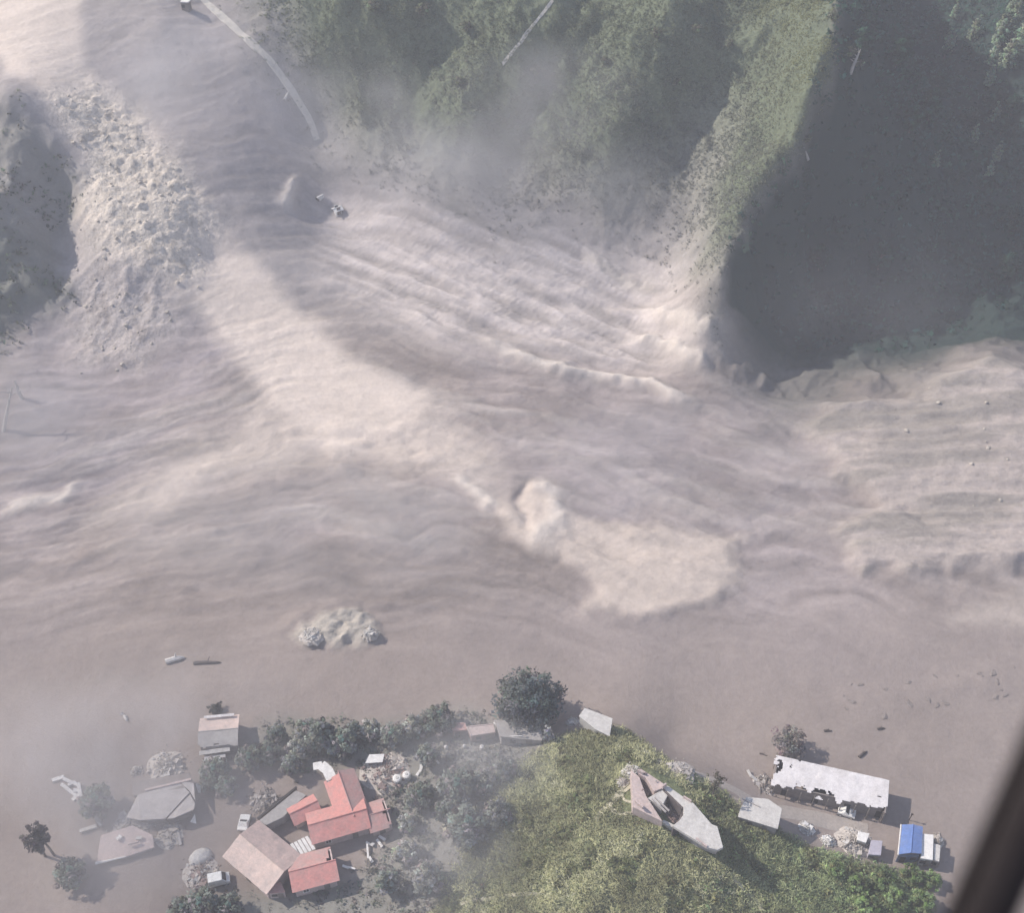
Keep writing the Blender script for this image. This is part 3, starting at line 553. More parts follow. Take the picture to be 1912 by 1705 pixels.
def tree(kind, xy, rz, sc, label, group=None, name="tree", cat="tree"):
    x, y = xy[:2]
    if kind not in TREEKIND:
        R, H, tz, th, nc, per, leaf, col, shape, limbs, twin, bark = KINDS[kind]
        cm = crown_mesh("crown", R, H, nc, per, leaf, col, shape)
        tm = trunk_builder(th, .05*th**.6+.06, R, limbs, 0, twin); me = bpy.data.meshes.new("trunk"); me.from_pydata(tm.V, [], tm.F); me.materials.append(bark); me.update()
        TREEKIND[kind] = (cm, me, tz)
    cm, tm, tz = TREEKIND[kind]
    e = empty(name, (x, y, hz(x, y)), rz, label, cat, group); e.scale = (sc, sc, sc)
    t = link(bpy.data.objects.new("trunk", tm), e); c = link(bpy.data.objects.new("crown", cm), e); c.location = (0, 0, tz)
    return e
KINDS = {  # radius, crown height, crown base, trunk height, clumps, leaves per clump, leaf size, colour, shape, limbs, twin trunk, bark
 'big': (5.6, 8.6, 1.2, 8.0, 190, 42, .30, (.13, .15, .15), 'round', 9, False, BARK),
 'slim': (1.9, 7.5, 2.6, 8.5, 60, 34, .24, (.12, .112, .118), 'oval', 5, True, BARK),
 'dusty': (2.6, 3.8, .7, 3.4, 70, 34, .26, (.26, .27, .26), 'round', 6, False, BARK),  # settled dust, and haze painted into the paler leaf colour; next two likewise
 'dustyb': (2.2, 4.6, .8, 4.2, 66, 34, .25, (.25, .275, .25), 'oval', 6, False, BARK),
 'pale': (2.2, 3.0, .5, 2.6, 56, 30, .25, (.36, .37, .335), 'round', 5, False, BARK),
 'brown': (3.0, 4.4, 1.0, 4.6, 60, 24, .24, (.22, .195, .19), 'round', 11, False, BARK),
 'sapling': (1.7, 2.2, 3.6, 5.2, 22, 14, .18, (.13, .12, .085), 'round', 8, False, BARK),
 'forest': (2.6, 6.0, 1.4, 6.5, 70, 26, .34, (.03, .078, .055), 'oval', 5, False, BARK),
 'hilltree': (2.2, 3.6, .5, 3.6, 50, 24, .26, (.20, .22, .15), 'oval', 5, False, BARK),
 'conifer': (1.9, 7.5, .8, 8.0, 80, 24, .30, (.30, .37, .28), 'cone', 4, False, BARK),  # pale tint paints sunlight onto trees standing in the valley's shade
 'bush': (1.3, 1.7, .05, 1.3, 40, 26, .2, (.10, .10, .095), 'round', 6, False, BARK),
 'greenbush': (1.7, 2.2, .1, 1.6, 52, 26, .22, (.22, .29, .13), 'round', 6, False, BARK),
 'blossom': (.9, 3.4, .3, 3.0, 44, 18, .13, (.62, .64, .68), 'cone', 7, False, PALEBARK)}
tree('big', (2.75,118.96), .4, 1.0, "largest round dark bluish tree standing behind the hill at the mud's edge")
tree('slim', (-75.71,92.94), .1, 1.0, "lone slender dark tree on two thin trunks in open mud")
tree('dusty', (-69.11,101.32), 1.0, 1.05, "dusty dark round tree between white debris and cracked concrete roof")
tree('dusty', (-70.32,88.82), 2.0, .95, "low round grey bush of a tree alone near bottom left corner")
tree('bush', (-52.74,120.51), 0, .9, "tiny dark bush alone above the grey roofed house", name="bush", cat="bush")
tree('dustyb', (-33.2,113.32), 0, 1.15, "tall pointed dark tree on the village's far edge")
tree('brown', (47.55,112.63), .5, 1.0, "bare looking brown tree behind the long white shed")
tree('sapling', (32.84,100.64), .2, 1.0, "thin sapling with sparse top beside the ruined building")
tree('blossom', (6.07,112.49), .3, 1.25, "whitish narrow shrub in front of the big round tree", name="shrub", cat="shrub")
GLAB = ['dusty tree nearest the grey roofed house on its right', 'dusty tree second from the grey roofed house', 'upright dusty tree above the yard debris pile', 'pale dusty tree left of the tall pointed tree', 'dusty tree just behind the bent white walkway roof', 'upright dusty tree on the far edge, left of the tall pointed one', 'pale bushy tree behind the white square roof sheet', 'dusty tree behind the brick ruin', "pale tree left of the pink house at the mud's edge", 'dusty tree directly left of the low pink house', 'upright dusty tree beside the forked white pole', 'broad dark dusty tree midway between school and hill', 'broad dusty tree at the left foot of the grassy hill', "pale tree at the hill's foot below the third barrel", 'pale tree touching the grass edge below the gutter house', "dusty tree right of the brick ruin's lower side", 'upright dusty tree between two broad trees near the hill', 'pale tree right of the white garden frames', 'upright dusty tree below the white frames near the bottom edge', 'pale tree near the bottom edge left of the grassy hill', 'small upright tree at the far garden edge behind the walkway', "small dusty tree left of the tall pointed tree's base", "small pale tree right of the school's brownish end", "pale tree on the hill's left foot beside the garden paths"]
for i, (p, kd, s) in enumerate([((-44.83,109.57),'dusty',.9),((-41.72,110.69),'dusty',.8),((-37.7,108.18),'dustyb',.8),((-36.83,112.14),'pale',1.0),((-29.38,112.3),'dusty',1.0),((-40.82,114.25),'dustyb',.8),((-25,115.56),'pale',.9),((-20.67,114.13),'dusty',.85),
      ((-17.01,115.72),'pale',1.0),((-12.62,116.66),'dusty',1.05),((-14.35,109.62),'dustyb',.9),((-9.07,103.07),'dusty',1.2),((-7.34,95.59),'dusty',1.25),((-4.58,104.04),'pale',1.0),((-1.44,106.2),'pale',.9),((-15.33,102),'dusty',.9),((-10.71,98.81),'dustyb',.9),
      ((-17.05,92.7),'pale',.9),((-19.73,87.31),'dustyb',.9),((-13.31,87.84),'pale',1.1),((-27.77,115.16),'dustyb',.7),((-35.82,115.74),'dusty',.7),((-17.35,97.82),'pale',.7),((-2.27,97.42),'pale',1.0)]):
    tree(kd, p, i*1.7, s, GLAB[i], "dusty garden trees")
for i, (p, s) in enumerate([((-48.64,83.91),1.0),((-44.37,83.52),.8),((-51.47,82.97),.8)]):
    tree('dusty', p, i*1.1, s, ["dark bush tree at the bottom edge below the white van, tallest of three", "dark bush at the bottom edge under the pink roof corner", "dark bush at the bottom edge furthest toward the open mud"][i])
for i, (p, s) in enumerate([((-50.49,107.39),.9),((-48.18,104.64),.7),((-51.26,105.54),.6)]):
    tree('dusty', p, i*2.1, s, ["dusty tree in front of the white awning house", "small dusty tree standing in the grey yard", "small dusty tree beside the white sheet"][i])
for i, (p, s) in enumerate([((54.63,86.73),1.0),((59.01,87.24),1.1),((63.91,89.06),1.0),((66.79,88.27),.9),((60.04,84.15),1.1),((55.08,83.05),1.1),((51.51,89.04),.8),((64.33,84.27),1.0)]):
    tree('greenbush', p, i*1.3, s, ["green bush at the hill's foot below the ruined cottage", "green bush below the lilac box hut", "green bush directly below the blue roof", "green bush below the white annex", "green bush near the bottom edge below the blue roof", "green bush near the bottom edge below the lilac hut", "green bush at the hill's foot below the white rubble lump", "green bush closest to the dark window frame"][i], "green bushes below the blue roof", name="bush", cat="bush")
for i, (p, s) in enumerate([((133.38,316.26),1.3),((136.01,316.49),1.3),((133.87,308.77),1.2),((137.1,310.33),1.4),((131.08,311.8),1.0),((137.25,321.34),1.4)]):
    tree('conifer', p, i*1.3, s, "sunlit pale green conifer in the cluster at the top right corner", "sunlit conifers at the top right")
for i, (p, s) in enumerate([((124.98,330.09),1.0),((129.69,326.12),.95),((133,353.71),.75),((130.14,307.63),.8),((129.88,304.36),.6),((131.12,299.15),.8),((122.27,288.03),.7),((125.41,278.18),.7),((122.74,273.24),.6),((105.39,266.27),.6)]):
    tree('conifer', p, i*2.3, s, ["pointed tree catching sun in the dark valley, taller of a pair", "rounded tip of a tree in the dark valley beside its taller twin", "small tree top high in the dark valley near the frame's top", "tree below the sunlit cluster, first of a descending line",
        "smallest tree in the descending line under the sunlit cluster", "stout tree midway down the descending line in the shade", "lone bright tree top left of the descending line", "slim tree near the end of the descending line", "last small tree of the descending line", "small starry tree alone in the middle of the dark valley"][i])
for i in range(60):
    x_ = rng.uniform(75, 200); y_ = rng.uniform(230, 350)
    if grid_at(MK['valley'], np.array([x_]), np.array([y_]))[0] < .9: continue
    tree('forest', (x_, y_), i*1.9, rng.uniform(.6, 1.1), "dark forest tree standing in the shaded valley", "dark trees of the shaded valley")
for i, (p, s) in enumerate([((76.8,261.4),.8),((79.59,262.83),.7),((72.82,265.97),.7),((66.58,245.25),.6),((44.04,278.24),.7),((52.18,277.92),.6),((34.15,274.98),.7),((-33.1,284.76),.9),((-21.61,285.78),1.0),((-11.2,283.04),.8),((-12.44,272.31),.7),((22.31,273.11),.6),((39.05,269.95),.6),((5.69,273.47),.7)]):
    tree('hilltree', p, i*1.7, s*.8, "dark green tree growing on the hillside spurs", "hillside trees")

# ------------------------------------------------------------------ road and paths laid on the terrain
def ribbon(name, pts, width, mat, label, lift=.12, parent=None):
    P = [Vector((p[0], p[1], 0)) for p in pts]; S = []
    for i in range(len(P)-1):
        p0 = P[max(i-1, 0)]; p1 = P[i]; p2 = P[i+1]; p3 = P[min(i+2, len(P)-1)]
        for k in range(10):
            t = k/10; S.append(.5*((2*p1)+(p2-p0)*t+(2*p0-5*p1+4*p2-p3)*t*t+(3*p1-p0-3*p2+p3)*t**3))
    S.append(P[-1]); V = []; F = []
    for i, p in enumerate(S):
        d = (S[min(i+1, len(S)-1)]-S[max(i-1, 0)]).normalized(); nrm = Vector((-d.y, d.x, 0)); w = width*(.8+.4*float(vnoise(p.x/3, p.y/3, 5)))/2
        zz = [hz(*(p+nrm*w*s).xy) for s in (-1, -.5, 0, .5, 1)]; zc = max(zz)*.5 + sum(zz)/10
        for s in (-1, 0, 1): V.append((p.x+nrm.x*w*s, p.y+nrm.y*w*s, hz(*(p+nrm*w*s).xy)+lift))
        for s in (-1.25, 1.25): V.append((p.x+nrm.x*w*s, p.y+nrm.y*w*s, hz(*(p+nrm*w*s).xy)-.3))
        if i:
            a = (i-1)*5; b = i*5; F += [(a, a+1, b+1, b), (a+1, a+2, b+2, b+1), (a+3, a, b, b+3), (a+2, a+4, b+4, b+2)]
    me = bpy.data.meshes.new(name); me.from_pydata(V, [], F); me.materials.append(mat); me.update()
    o = link(bpy.data.objects.new(name, me), parent); return tag(o, label, kind="structure") if parent is None else o
DIRT = pmat("dirt_road", (.62, .59, .53), (.50, .47, .43), dirt=.2); TRACK = pmat("trodden_path", (.52, .49, .38), (.40, .38, .28), dirt=.2)
ribbon("road", [(-76.61,291.89),(-72.75,288.31),(-67.86,284.2),(-63.74,280.72),(-59.33,278.11),(-55.04,275.21),(-52.06,272.94),(-49.64,270.81),(-48.11,268.02)], 1.5, DIRT, "pale dirt road curving down the dusty hillside")
ribbon("ridge_path", [(9.8,285.56),(6.32,282.53),(3.72,278.97),(0.51,276.08),(-2.32,274.35)], .6, DIRT, "pale bare path down the crest of a green spur")
ribbon("hill_path", [(34.11,85.83),(35.9,84.46),(37.69,83.01),(38.77,80.92)], .55, TRACK, "thin trodden path in the grass at the bottom edge")
for pts, w in (([(19.35,100.25),(16.61,97.9),(14.69,96.4),(13.25,94.65)], .7), ([(19.78,94.91),(17.28,95.14),(15.54,96.66),(16.67,98.64),(18.96,100.83)], .6), ([(19.1,96.97),(17.88,97.63),(17.58,99.57)], .4)):
    ribbon("foot_path", pts, w, TRACK, "narrow trodden path looping below the ruin")
for pts in ([(-11.04,100.51),(-11.11,97.44),(-10.87,95.83)], [(-4.49,98.47),(-6.67,96.73),(-8.72,94.83)], [(-2.71,98.02),(-4.46,96.63),(-6.43,94.53)], [(1.47,96.73),(0.78,95.39),(-0.09,94.66)], [(-8.05,83.91),(-4.68,84.26),(0.33,83.92),(4.45,83.49)]):
    ribbon("garden_path", pts, .6, TRACK, "pale path worn through the dusty gardens")
ribbon("village_street", [(23.94,105.82),(30.75,105.01),(36.93,102.74),(42.09,100.23),(46.77,100.25),(53.78,98.84),(58.86,97.52)], 2.6, pmat("mud_street", (.40, .36, .335), (.34, .31, .29), dirt=.3), "muddy street running past the long white shed", .04)

# ------------------------------------------------------------------ building kit
WHITE = pmat("white_sheet", (.80, .78, .78), (.66, .64, .65), dirt=.25, wave=('X', 3.0)); WHITEP = pmat("white_paint", (.80, .79, .77), (.70, .69, .68), dirt=.25)
SHEDW = pmat("dusty_white_roof", (.86, .84, .85), (.74, .71, .72), scale=.9, dirt=.55, dirtcol=(.40, .37, .37), wave=('X', 2.6))
RED = pmat("red_roof", (.74, .33, .295), (.64, .31, .285), dirt=.6, dirtcol=(.45, .33, .31), wave=('X', 3.2)); PINK = pmat("dusty_pink_roof", (.56, .30, .28), (.50, .33, .31), dirt=.7, dirtcol=(.42, .35, .335), wave=('X', 3.0))
PALEROOF = pmat("mud_pale_roof", (.72, .56, .50), (.64, .52, .475), dirt=.6, dirtcol=(.40, .36, .345), wave=('X', 2.6)); GREYROOF = pmat("grey_roof", (.40, .385, .37), (.33, .315, .31), dirt=.5)
CONC = pmat("concrete", (.46, .435, .42), (.36, .34, .335), dirt=.45, bump=.4); CONCP = pmat("pink_concrete", (.58, .47, .445), (.48, .40, .385), dirt=.35, bump=.4); CONCW = pmat("pale_concrete", (.62, .605, .585), (.50, .49, .475), dirt=.35, bump=.4)
RUBBLE = pmat("rubble_stone", (.58, .54, .50), (.40, .365, .34), scale=3, dirt=.3, bump=.7); BRICKM = pmat("broken_brick", (.33, .235, .215), (.24, .18, .17), scale=2.5, dirt=.55, bump=.6)
MUDWALL = pmat("mud_wall", (.27, .235, .22), (.19, .165, .155), dirt=.5, bump=.5); DARK = pmat("dark_opening", (.045, .04, .04), dirt=.1); WOOD = pmat("grey_wood", (.27, .235, .21), scale=5, dirt=.4, bump=.4)
BLUE = pmat("blue_roof", (.16, .27, .60), (.13, .22, .50), dirt=.25, dirtcol=(.36, .38, .46), wave=('X', 3.0)); LILAC = pmat("lilac_paint", (.46, .44, .52), (.40, .385, .46), dirt=.3)
GLASSM = pmat("window_glass", (.05, .055, .06), rough=.25, dirt=.4)
def roof_sheet(L, W_, z_of, mat, parent, name="roof", t=.10, ragged=(), hole=.0, nx=None, ny=None, seed=1, sag=.0):
    """a gridded roof slope: eaten edges and holes where the cover has broken away"""
    nx = nx or max(4, int(L/.45)); ny = ny or max(3, int(W_[1]-W_[0])*2+2)
    xs = np.linspace(-L/2, L/2, nx+1); ys = np.linspace(W_[0], W_[1], ny+1)
    X, Y = np.meshgrid(xs, ys); Z = np.vectorize(z_of)(X, Y) - sag*np.maximum(0, fbm(X/3+seed, Y/3, seed, 3)) + .05*fbm(X/1.2+seed*3, Y/1.2, seed+4, 2)
    Xj = X + .0; Yj = Y + .0
    if 'lo' in ragged: Yj[0] += .5*(W_[1]-W_[0])/ny*(1+fbm(xs*1.3+seed, xs*0, seed+2, 2))
    idx = np.arange((nx+1)*(ny+1)).reshape(ny+1, nx+1); F = []
    cx = (X[:-1, :-1]+X[1:, 1:])/2; cy = (Y[:-1, :-1]+Y[1:, 1:])/2
    nn = fbm(cx/1.6+seed*7, cy/1.6, seed+9, 4)
    v = (cy-W_[0])/(W_[1]-W_[0]); u = (cx+L/2)/L
    lim = np.full(cx.shape, -9.0)
    if hole: lim = np.where(nn > hole, 9, lim)
    for e, d in (('lo', v), ('hi', 1-v), ('left', u*L/6), ('right', (1-u)*L/6)):
        if e in ragged: lim = np.where(d < .30*np.clip(.55+nn*1.3, 0, 1), 9, lim)
    for j in range(ny):
        for i in range(nx):
            if lim[j, i] < 0: F.append((int(idx[j, i]), int(idx[j, i+1]), int(idx[j+1, i+1]), int(idx[j+1, i])))
    me = bpy.data.meshes.new(name); me.from_pydata(np.stack([Xj, Yj, Z], -1).reshape(-1, 3).tolist(), [], F); me.materials.append(mat); me.update()
    o = link(bpy.data.objects.new(name, me), parent); s = o.modifiers.new("thickness", 'SOLIDIFY'); s.thickness = t; s.offset = -1
    return o
def frame_of(p0, p1):
    c = ((p0[0]+p1[0])/2, (p0[1]+p1[1])/2); return c, math.hypot(p1[0]-p0[0], p1[1]-p0[1]), math.atan2(p1[1]-p0[1], p1[0]-p0[0])
def window(parent, x, y, z, w, h, face):
    """face: outward normal sign along local y"""
    f = MB(); t = .09
    for dx, dz, ww, hh_ in ((0, h/2, w+.2, t), (0, -h/2, w+.2, t), (-w/2, 0, t, h-t), (w/2, 0, t, h-t), (0, 0, .05, h-t)): f.box((x+dx, y+face*.03, z+dz), (ww, .1, hh_))
    o = f.build("window", WHITEP, parent); MB().box((x, y+face*.012, z), (w-t, .03, h-t)).build("pane", GLASSM, o)
def gable_house(name, label, p0, p1, width, wall_h, roof_h, wallm, roofm, roofm2=None, over=.45, ragged=((), ()), hole=(0, 0), sag=0, cat="house", seed=1, nwin=None, base=None):
    c, L, rz = frame_of(p0, p1); z0 = hz(*c) if base is None else base
    e = empty(name, (c[0], c[1], z0), rz, label, cat)
    w = MB(); t = .22; hw = width/2
    w.box((0, -hw+t/2, wall_h/2-.3), (L, t, wall_h+.6)); w.box((0, hw-t/2, wall_h/2-.3), (L, t, wall_h+.6))
    for s in (-1, 1):
        x0, x1 = sorted((s*(L/2-t), s*(L/2)))
        w.add([(xx, yy, zz) for xx in (x0, x1) for yy, zz in ((-hw+t, -.6), (hw-t, -.6), (hw-t, wall_h), (0, wall_h+roof_h*(1-t/hw)-.05), (-hw+t, wall_h))], [(0,1,2,3,4),(9,8,7,6,5),(0,5,6,1),(1,6,7,2),(2,7,8,3),(3,8,9,4),(4,9,5,0)])
    w.build("wall", wallm, e)
    sl = roof_h/hw
    ra = roof_sheet(L+2*over, (-hw-over, -.0), lambda x, y: wall_h+roof_h+.1+y*sl, roofm, e, "roof", ragged=ragged[0], hole=hole[0], seed=seed, sag=sag)
    rb = roof_sheet(L+2*over, (0.0, hw+over), lambda x, y: wall_h+roof_h+.1-y*sl, roofm2 or roofm, e, "roof", ragged=ragged[1], hole=hole[1], seed=seed+5, sag=sag)
    MB().tube([(-L/2-over, 0, wall_h+roof_h+.12), (0, 0, wall_h+roof_h+.12-sag*.3), (L/2+over, 0, wall_h+roof_h+.12)], .11, 6).build("ridge_cap", roofm, e)
    n = nwin if nwin is not None else max(1, int(L/3))
    for i in range(n):
        x = -L/2 + L*(i+.5)/n
        for s in (-1, 1):
            if i == n//2 and s == -1:
                d = MB().box((x, -hw-.02, 1.0), (.95, .08, 2.0)).build("door", WOOD, e); MB().box((x+.35, -hw-.09, 1.0), (.06, .07, .16)).build("handle", DARK, d)
            else: window(e, x, s*hw, 1.45, .9, 1.0, s)
    return e
def flat_house(name, label, poly, h, wallm, roofm, parapet=.25, cat="house", z=None, group=None):
    """poly: world xy corners"""
    cx_ = sum(p[0] for p in poly)/len(poly); cy_ = sum(p[1] for p in poly)/len(poly); z0 = hz(cx_, cy_) if z is None else z
    e = empty(name, (cx_, cy_, z0), 0, label, cat, group); P = [(p[0]-cx_, p[1]-cy_) for p in poly]
    MB().prism(P, -1.5, h).build("wall", wallm, e)
    MB().prism([(a*1.06, b*1.06) for a, b in P], h+.003, h+.26).build("roof", roofm, e, .04)
    if parapet:
        for i in range(len(P)):
            a = Vector((*P[i-1], 0)); b = Vector((*P[i], 0)); m = (a+b)/2; d = b-a
            MB().box((m.x, m.y, h+.263+parapet/2), (d.length*.92, .16, parapet), math.atan2(d.y, d.x)).build("parapet", roofm, e)
    i = max(range(len(P)), key=lambda k: -(P[k-1][1]+P[k][1])); a = Vector((*P[i-1], 0)); b = Vector((*P[i], 0)); d = (b-a); nrm = Vector((d.y, -d.x, 0)).normalized()
    if nrm.y > 0: nrm = -nrm
    for t, nm in ((.3, "door"), (.7, "window")):
        q = a.lerp(b, t)+nrm*.03; MB().box((q.x, q.y, h*.45 if nm == "door" else h*.55), (.9, .08, h*.8 if nm == "door" else h*.4), math.atan2(d.y, d.x)).build(nm, WOOD if nm == "door" else GLASSM, e)
    return e
DULLROOF = pmat("dull_pink_roof", (.58, .44, .405), (.50, .40, .375), dirt=.5, wave=('X', 2.6))
CRACKED = pmat("cracked_concrete", (.52, .49, .48), (.40, .375, .37), scale=.8, dirt=.4, bump=.5)
CHUNKS = []
for k in range(5):
    v = rng.normal(0, 1, (14, 3)); v /= np.linalg.norm(v, axis=1, keepdims=True); v *= rng.uniform(.7, 1.1, (14, 1))*np.array([1, .8, .6])
    import bmesh
    bm = bmesh.new(); [bm.verts.new(p) for p in v]; bmesh.ops.convex_hull(bm, input=bm.verts); me = bpy.data.meshes.new("chunk"); bm.to_mesh(me); bm.free(); CHUNKS.append(me)
def chunk_mesh(k, mat, cache={}):
    key = (k, mat.name)
    if key not in cache:
        me = CHUNKS[k].copy(); me.materials.clear(); me.materials.append(mat); cache[key] = me
    return cache[key]
def heap(name, label, xy, r, mats, nch=14, nslab=4, nbeam=3, hgt=.6, sl=1.4, cat="rubble", beamm=None):
    x, y = xy[:2]; e = empty(name, (x, y, hz(x, y)), random.random()*6, label, cat)
    # loose grit of the heap
    n = 260; q = rng.normal(0, .45, (n, 2))*r; q = q.clip(-r*1.2, r*1.2); zz = hgt*np.exp(-(q**2).sum(1)/(r*r*.6))
    V = []; Ft = []
    tet = np.array([(1, 0, -.4), (-.5, .87, -.4), (-.5, -.87, -.4), (0, 0, .9)])
    for (a, b_), z in zip(q, zz):
        s = random.uniform(.05, .22); M = np.array(Matrix.Rotation(random.random()*6, 3, Vector((random.random(), random.random(), 1)))); o = len(V)
        V += (tet*s @ M.T + np.array([a, b_, z+s*.2])).tolist(); Ft += [(o, o+2, o+1), (o, o+1, o+3), (o+1, o+2, o+3), (o+2, o, o+3)]
    g = link(bpy.data.objects.new("grit", np_mesh("grit", np.array(V), Ft=np.array(Ft), mat=mats[0])), e); g["kind"] = "stuff"
    seg = 18; mv = [(0, 0, hgt*.8)]; mf = []
    for ring in (.5, 1.0, 1.25):
        for a in range(seg):
            rr_ = r*ring*random.uniform(.8, 1.15); mv.append((math.cos(a*2*math.pi/seg)*rr_, math.sin(a*2*math.pi/seg)*rr_, (hgt*.62*random.uniform(.7, 1.3), .08, -.4)[(.5, 1.0, 1.25).index(ring)]))
    mf += [(0, 1+a, 1+(a+1) % seg) for a in range(seg)]
    for k in range(2): mf += [(1+k*seg+a, 1+(k+1)*seg+a, 1+(k+1)*seg+(a+1) % seg, 1+k*seg+(a+1) % seg) for a in range(seg)]
    MB().add(mv, mf).build("mound", mats[-1], e, smooth=False)
    for i in range(nch):
        a = random.random()*6.28; d = r*math.sqrt(random.random())*.95; s = random.uniform(.18, .5)*min(1.3, r/2)
        o = link(bpy.data.objects.new("stone", chunk_mesh(i % 5, mats[i % len(mats)])), e); o.location = (math.cos(a)*d, math.sin(a)*d, hgt*.75*math.exp(-d*d/(r*r*.6))+s*.2); o.scale = (s, s, s*.8); o.rotation_euler = (random.random(), random.random(), random.random()*6)
    for i in range(nslab):
        a = random.random()*6.28; d = r*random.uniform(.1, .75)
        MB().box((math.cos(a)*d, math.sin(a)*d, hgt*.7*math.exp(-d*d/(r*r*.6))+.2), (sl*random.uniform(.6, 1.2), sl*random.uniform(.4, .8), .12), random.random()*6, random.uniform(-.45, .45), random.uniform(-.3, .3)).build("slab", mats[(i+1) % len(mats)], e)
    for i in range(nbeam):
        a = random.random()*6.28; d = r*random.uniform(0, .6)
        MB().box((math.cos(a)*d, math.sin(a)*d, hgt*.8+.15), (random.uniform(1.5, 2.6)*min(1.2, r/2), .14, .14), random.random()*6, 0, random.uniform(-.35, .35)).build("beam", beamm or WOOD, e)
    return e

# ------------------------------------------------------------------ village, near the open mud
# house with a grey roof whose far edge shows white, awning strips in front
e = gable_house("grey_roof_house", "grey roofed house with white ridge and torn white awning, edge of the mud", (-53.86,114.25,2.92)[:2], (-47.94,114.9,2.94)[:2], 5.4, 2.6, .5, CONC, GREYROOF, PALEROOF, ragged=(('lo',), ()), hole=(.55, 0), seed=3)
MB().box((0, 2.9, 3.15), (5.2, .5, .10)).build("roof_edge", WHITE, e)
for i, (yy, zz, m_) in enumerate(((-3.4, 2.1, CONCW), (-4.3, 1.5, WHITE))):
    MB().box((-.6, yy, zz), (5.2-1.6*i, .75, .07), .05, .2).build("awning", m_, e)
for s in (-2.6, 0, 2.0): MB().box((s, -4.2, .7), (.1, .1, 1.6)).build("post", WOOD, e)
# rubble-topped mud house and the cracked concrete roof in front of it
e = flat_house("mud_house", "brown mud house whose broken roof is heaped with pale rubble", [(-63.6,104.93,2.35)[:2], (-54.73,106.58,2.32)[:2], (-53.55,104.14,2.35)[:2], (-62.92,102.43,2.37)[:2]], 2.4, MUDWALL, MUDWALL, .0)
heap("roof_rubble", "pale heap of crushed roof rubble behind the cracked concrete roof", (-59.51,109.04), 3.3, [RUBBLE, CONCW, RUBBLE], 26, 6, 2, 1.5, 1.6)
heap("small_rubble", "small pale rubble knob left of the rubble topped mud house", (-64.53,108.54), .9, [RUBBLE, CONCW], 8, 1, 0, .6, .6)
RP = [(-62.3,102.49,2.66), (-55,104.98,2.64), (-53.42,104.62,2.65), (-52.55,99.86,2.64), (-55.58,98.42,2.44), (-61.11,98.14,2.26), (-63.75,98.93,1.63)]
cx_ = sum(p[0] for p in RP)/7; cy_ = sum(p[1] for p in RP)/7; z0 = hz(cx_, cy_)
e = empty("concrete_house", (cx_, cy_, z0), 0, "house crushed under a large cracked flat concrete roof", "house")
def loc3(p): return (p[0]-cx_, p[1]-cy_, p[2]-z0)
q = [loc3(p) for p in RP]
MB().prism([(a*.86, b*.86) for a, b, c in q], -1, 1.3).build("wall", MUDWALL, e)
mid1 = Vector(q[1]).lerp(Vector(q[5]), .12)+Vector((1.9, .4, 0)); mid2 = Vector(q[5]).lerp(Vector(q[4]), .75)
mid3 = (Vector(q[2])+Vector(q[3]))/2
for poly in ([q[0], q[1]-Vector((.25, .1, 0)) if False else (q[1][0]-.9, q[1][1]-.15, q[1][2]), (mid1.x-.06, mid1.y-1.5, 2.55), (mid2.x-.08, mid2.y+.05, 2.35), q[5], q[6]], [(q[1][0]-.75, q[1][1]-.12, q[1][2]+.12), q[1], q[2], (q[3][0], q[3][1]+1.5, 2.78), (mid1.x+.1, mid1.y-1.45, 2.68)], [(mid1.x+.1, mid1.y-1.75, 2.4), (q[3][0]-.05, q[3][1]+1.2, 2.45), q[3], q[4], (mid2.x+.08, mid2.y+.05, 2.2)]):
    cz_ = [Vector(p) for p in poly]; m0 = MB(); n_ = len(cz_)
    m0.prism([(p.x, p.y) for p in cz_], [p.z-.24 for p in cz_], [p.z for p in cz_]).build("roof_slab", CRACKED, e, .03)
MB().box((q[1][0]*.5+q[0][0]*.5+1.0, q[0][1]*.5+q[1][1]*.5+.55, 2.85), (7.6, .35, .3), .27).build("roof_kerb", CONCP, e)
MB().tube([(q[0][0], q[0][1], 2.6), (q[6][0]-.4, q[6][1]-.2, .3)], .13, 6).build("fallen_beam", CONCW, e)
MB().box((.8, -2.6, .7), (.2, .2, 1.6)).build("post", WOOD, e)
# collapsed pink slab house
P5 = [(-67.3,95.9,1.61)[:2], (-62.31,97.39,1.87)[:2], (-58.78,95.87,1.63)[:2], (-58.13,93.85,1.47)[:2], (-62.53,92.41,1.17)[:2], (-67.16,91.47,0.86)[:2]]
cx_ = sum(p[0] for p in P5)/6; cy_ = sum(p[1] for p in P5)/6
e = empty("collapsed_house", (cx_, cy_, hz(cx_, cy_)), 0, "collapsed house with tilted pinkish slab and white front edge", "house")
l5 = [(a-cx_, b-cy_) for a, b in P5]
MB().prism([(a*.9, b*.9) for a, b in l5], -.5, [1.1, 1.5, 1.3, 1.0, .5, .3]).build("wall", MUDWALL, e)
MB().prism(l5, [1.2, 1.65, 1.4, 1.1, .65, .42], [1.45, 1.9, 1.65, 1.35, .9, .67]).build("roof", CONCP, e, .04)
a_, b_ = l5[5], l5[4]; MB().tube([(a_[0]-.1, a_[1]-.1, .75), ((a_[0]+b_[0])/2, (a_[1]+b_[1])/2-.1, .95), (b_[0], b_[1], 1.0)], [.24, .15, .13], 6).build("front_edge", WHITEP, e)
MB().box((1.2, -.2, 1.9), (1.7, .2, .5), .3).build("broken_wall", CONCP, e); MB().box((-1.4, .8, 1.75), (.9, .6, .35), .8).build("block", WHITEP, e); MB().box((1.9, .7, 1.85), (.9, .5, .4), .1).build("block", CONCW, e)
heap("house_rubble", "scattered pale rubble between the cracked roof and the pink slab", (-63.11,98.09), 3.2, [CONCW, RUBBLE, CONC], 22, 5, 3, .55, 1.5)
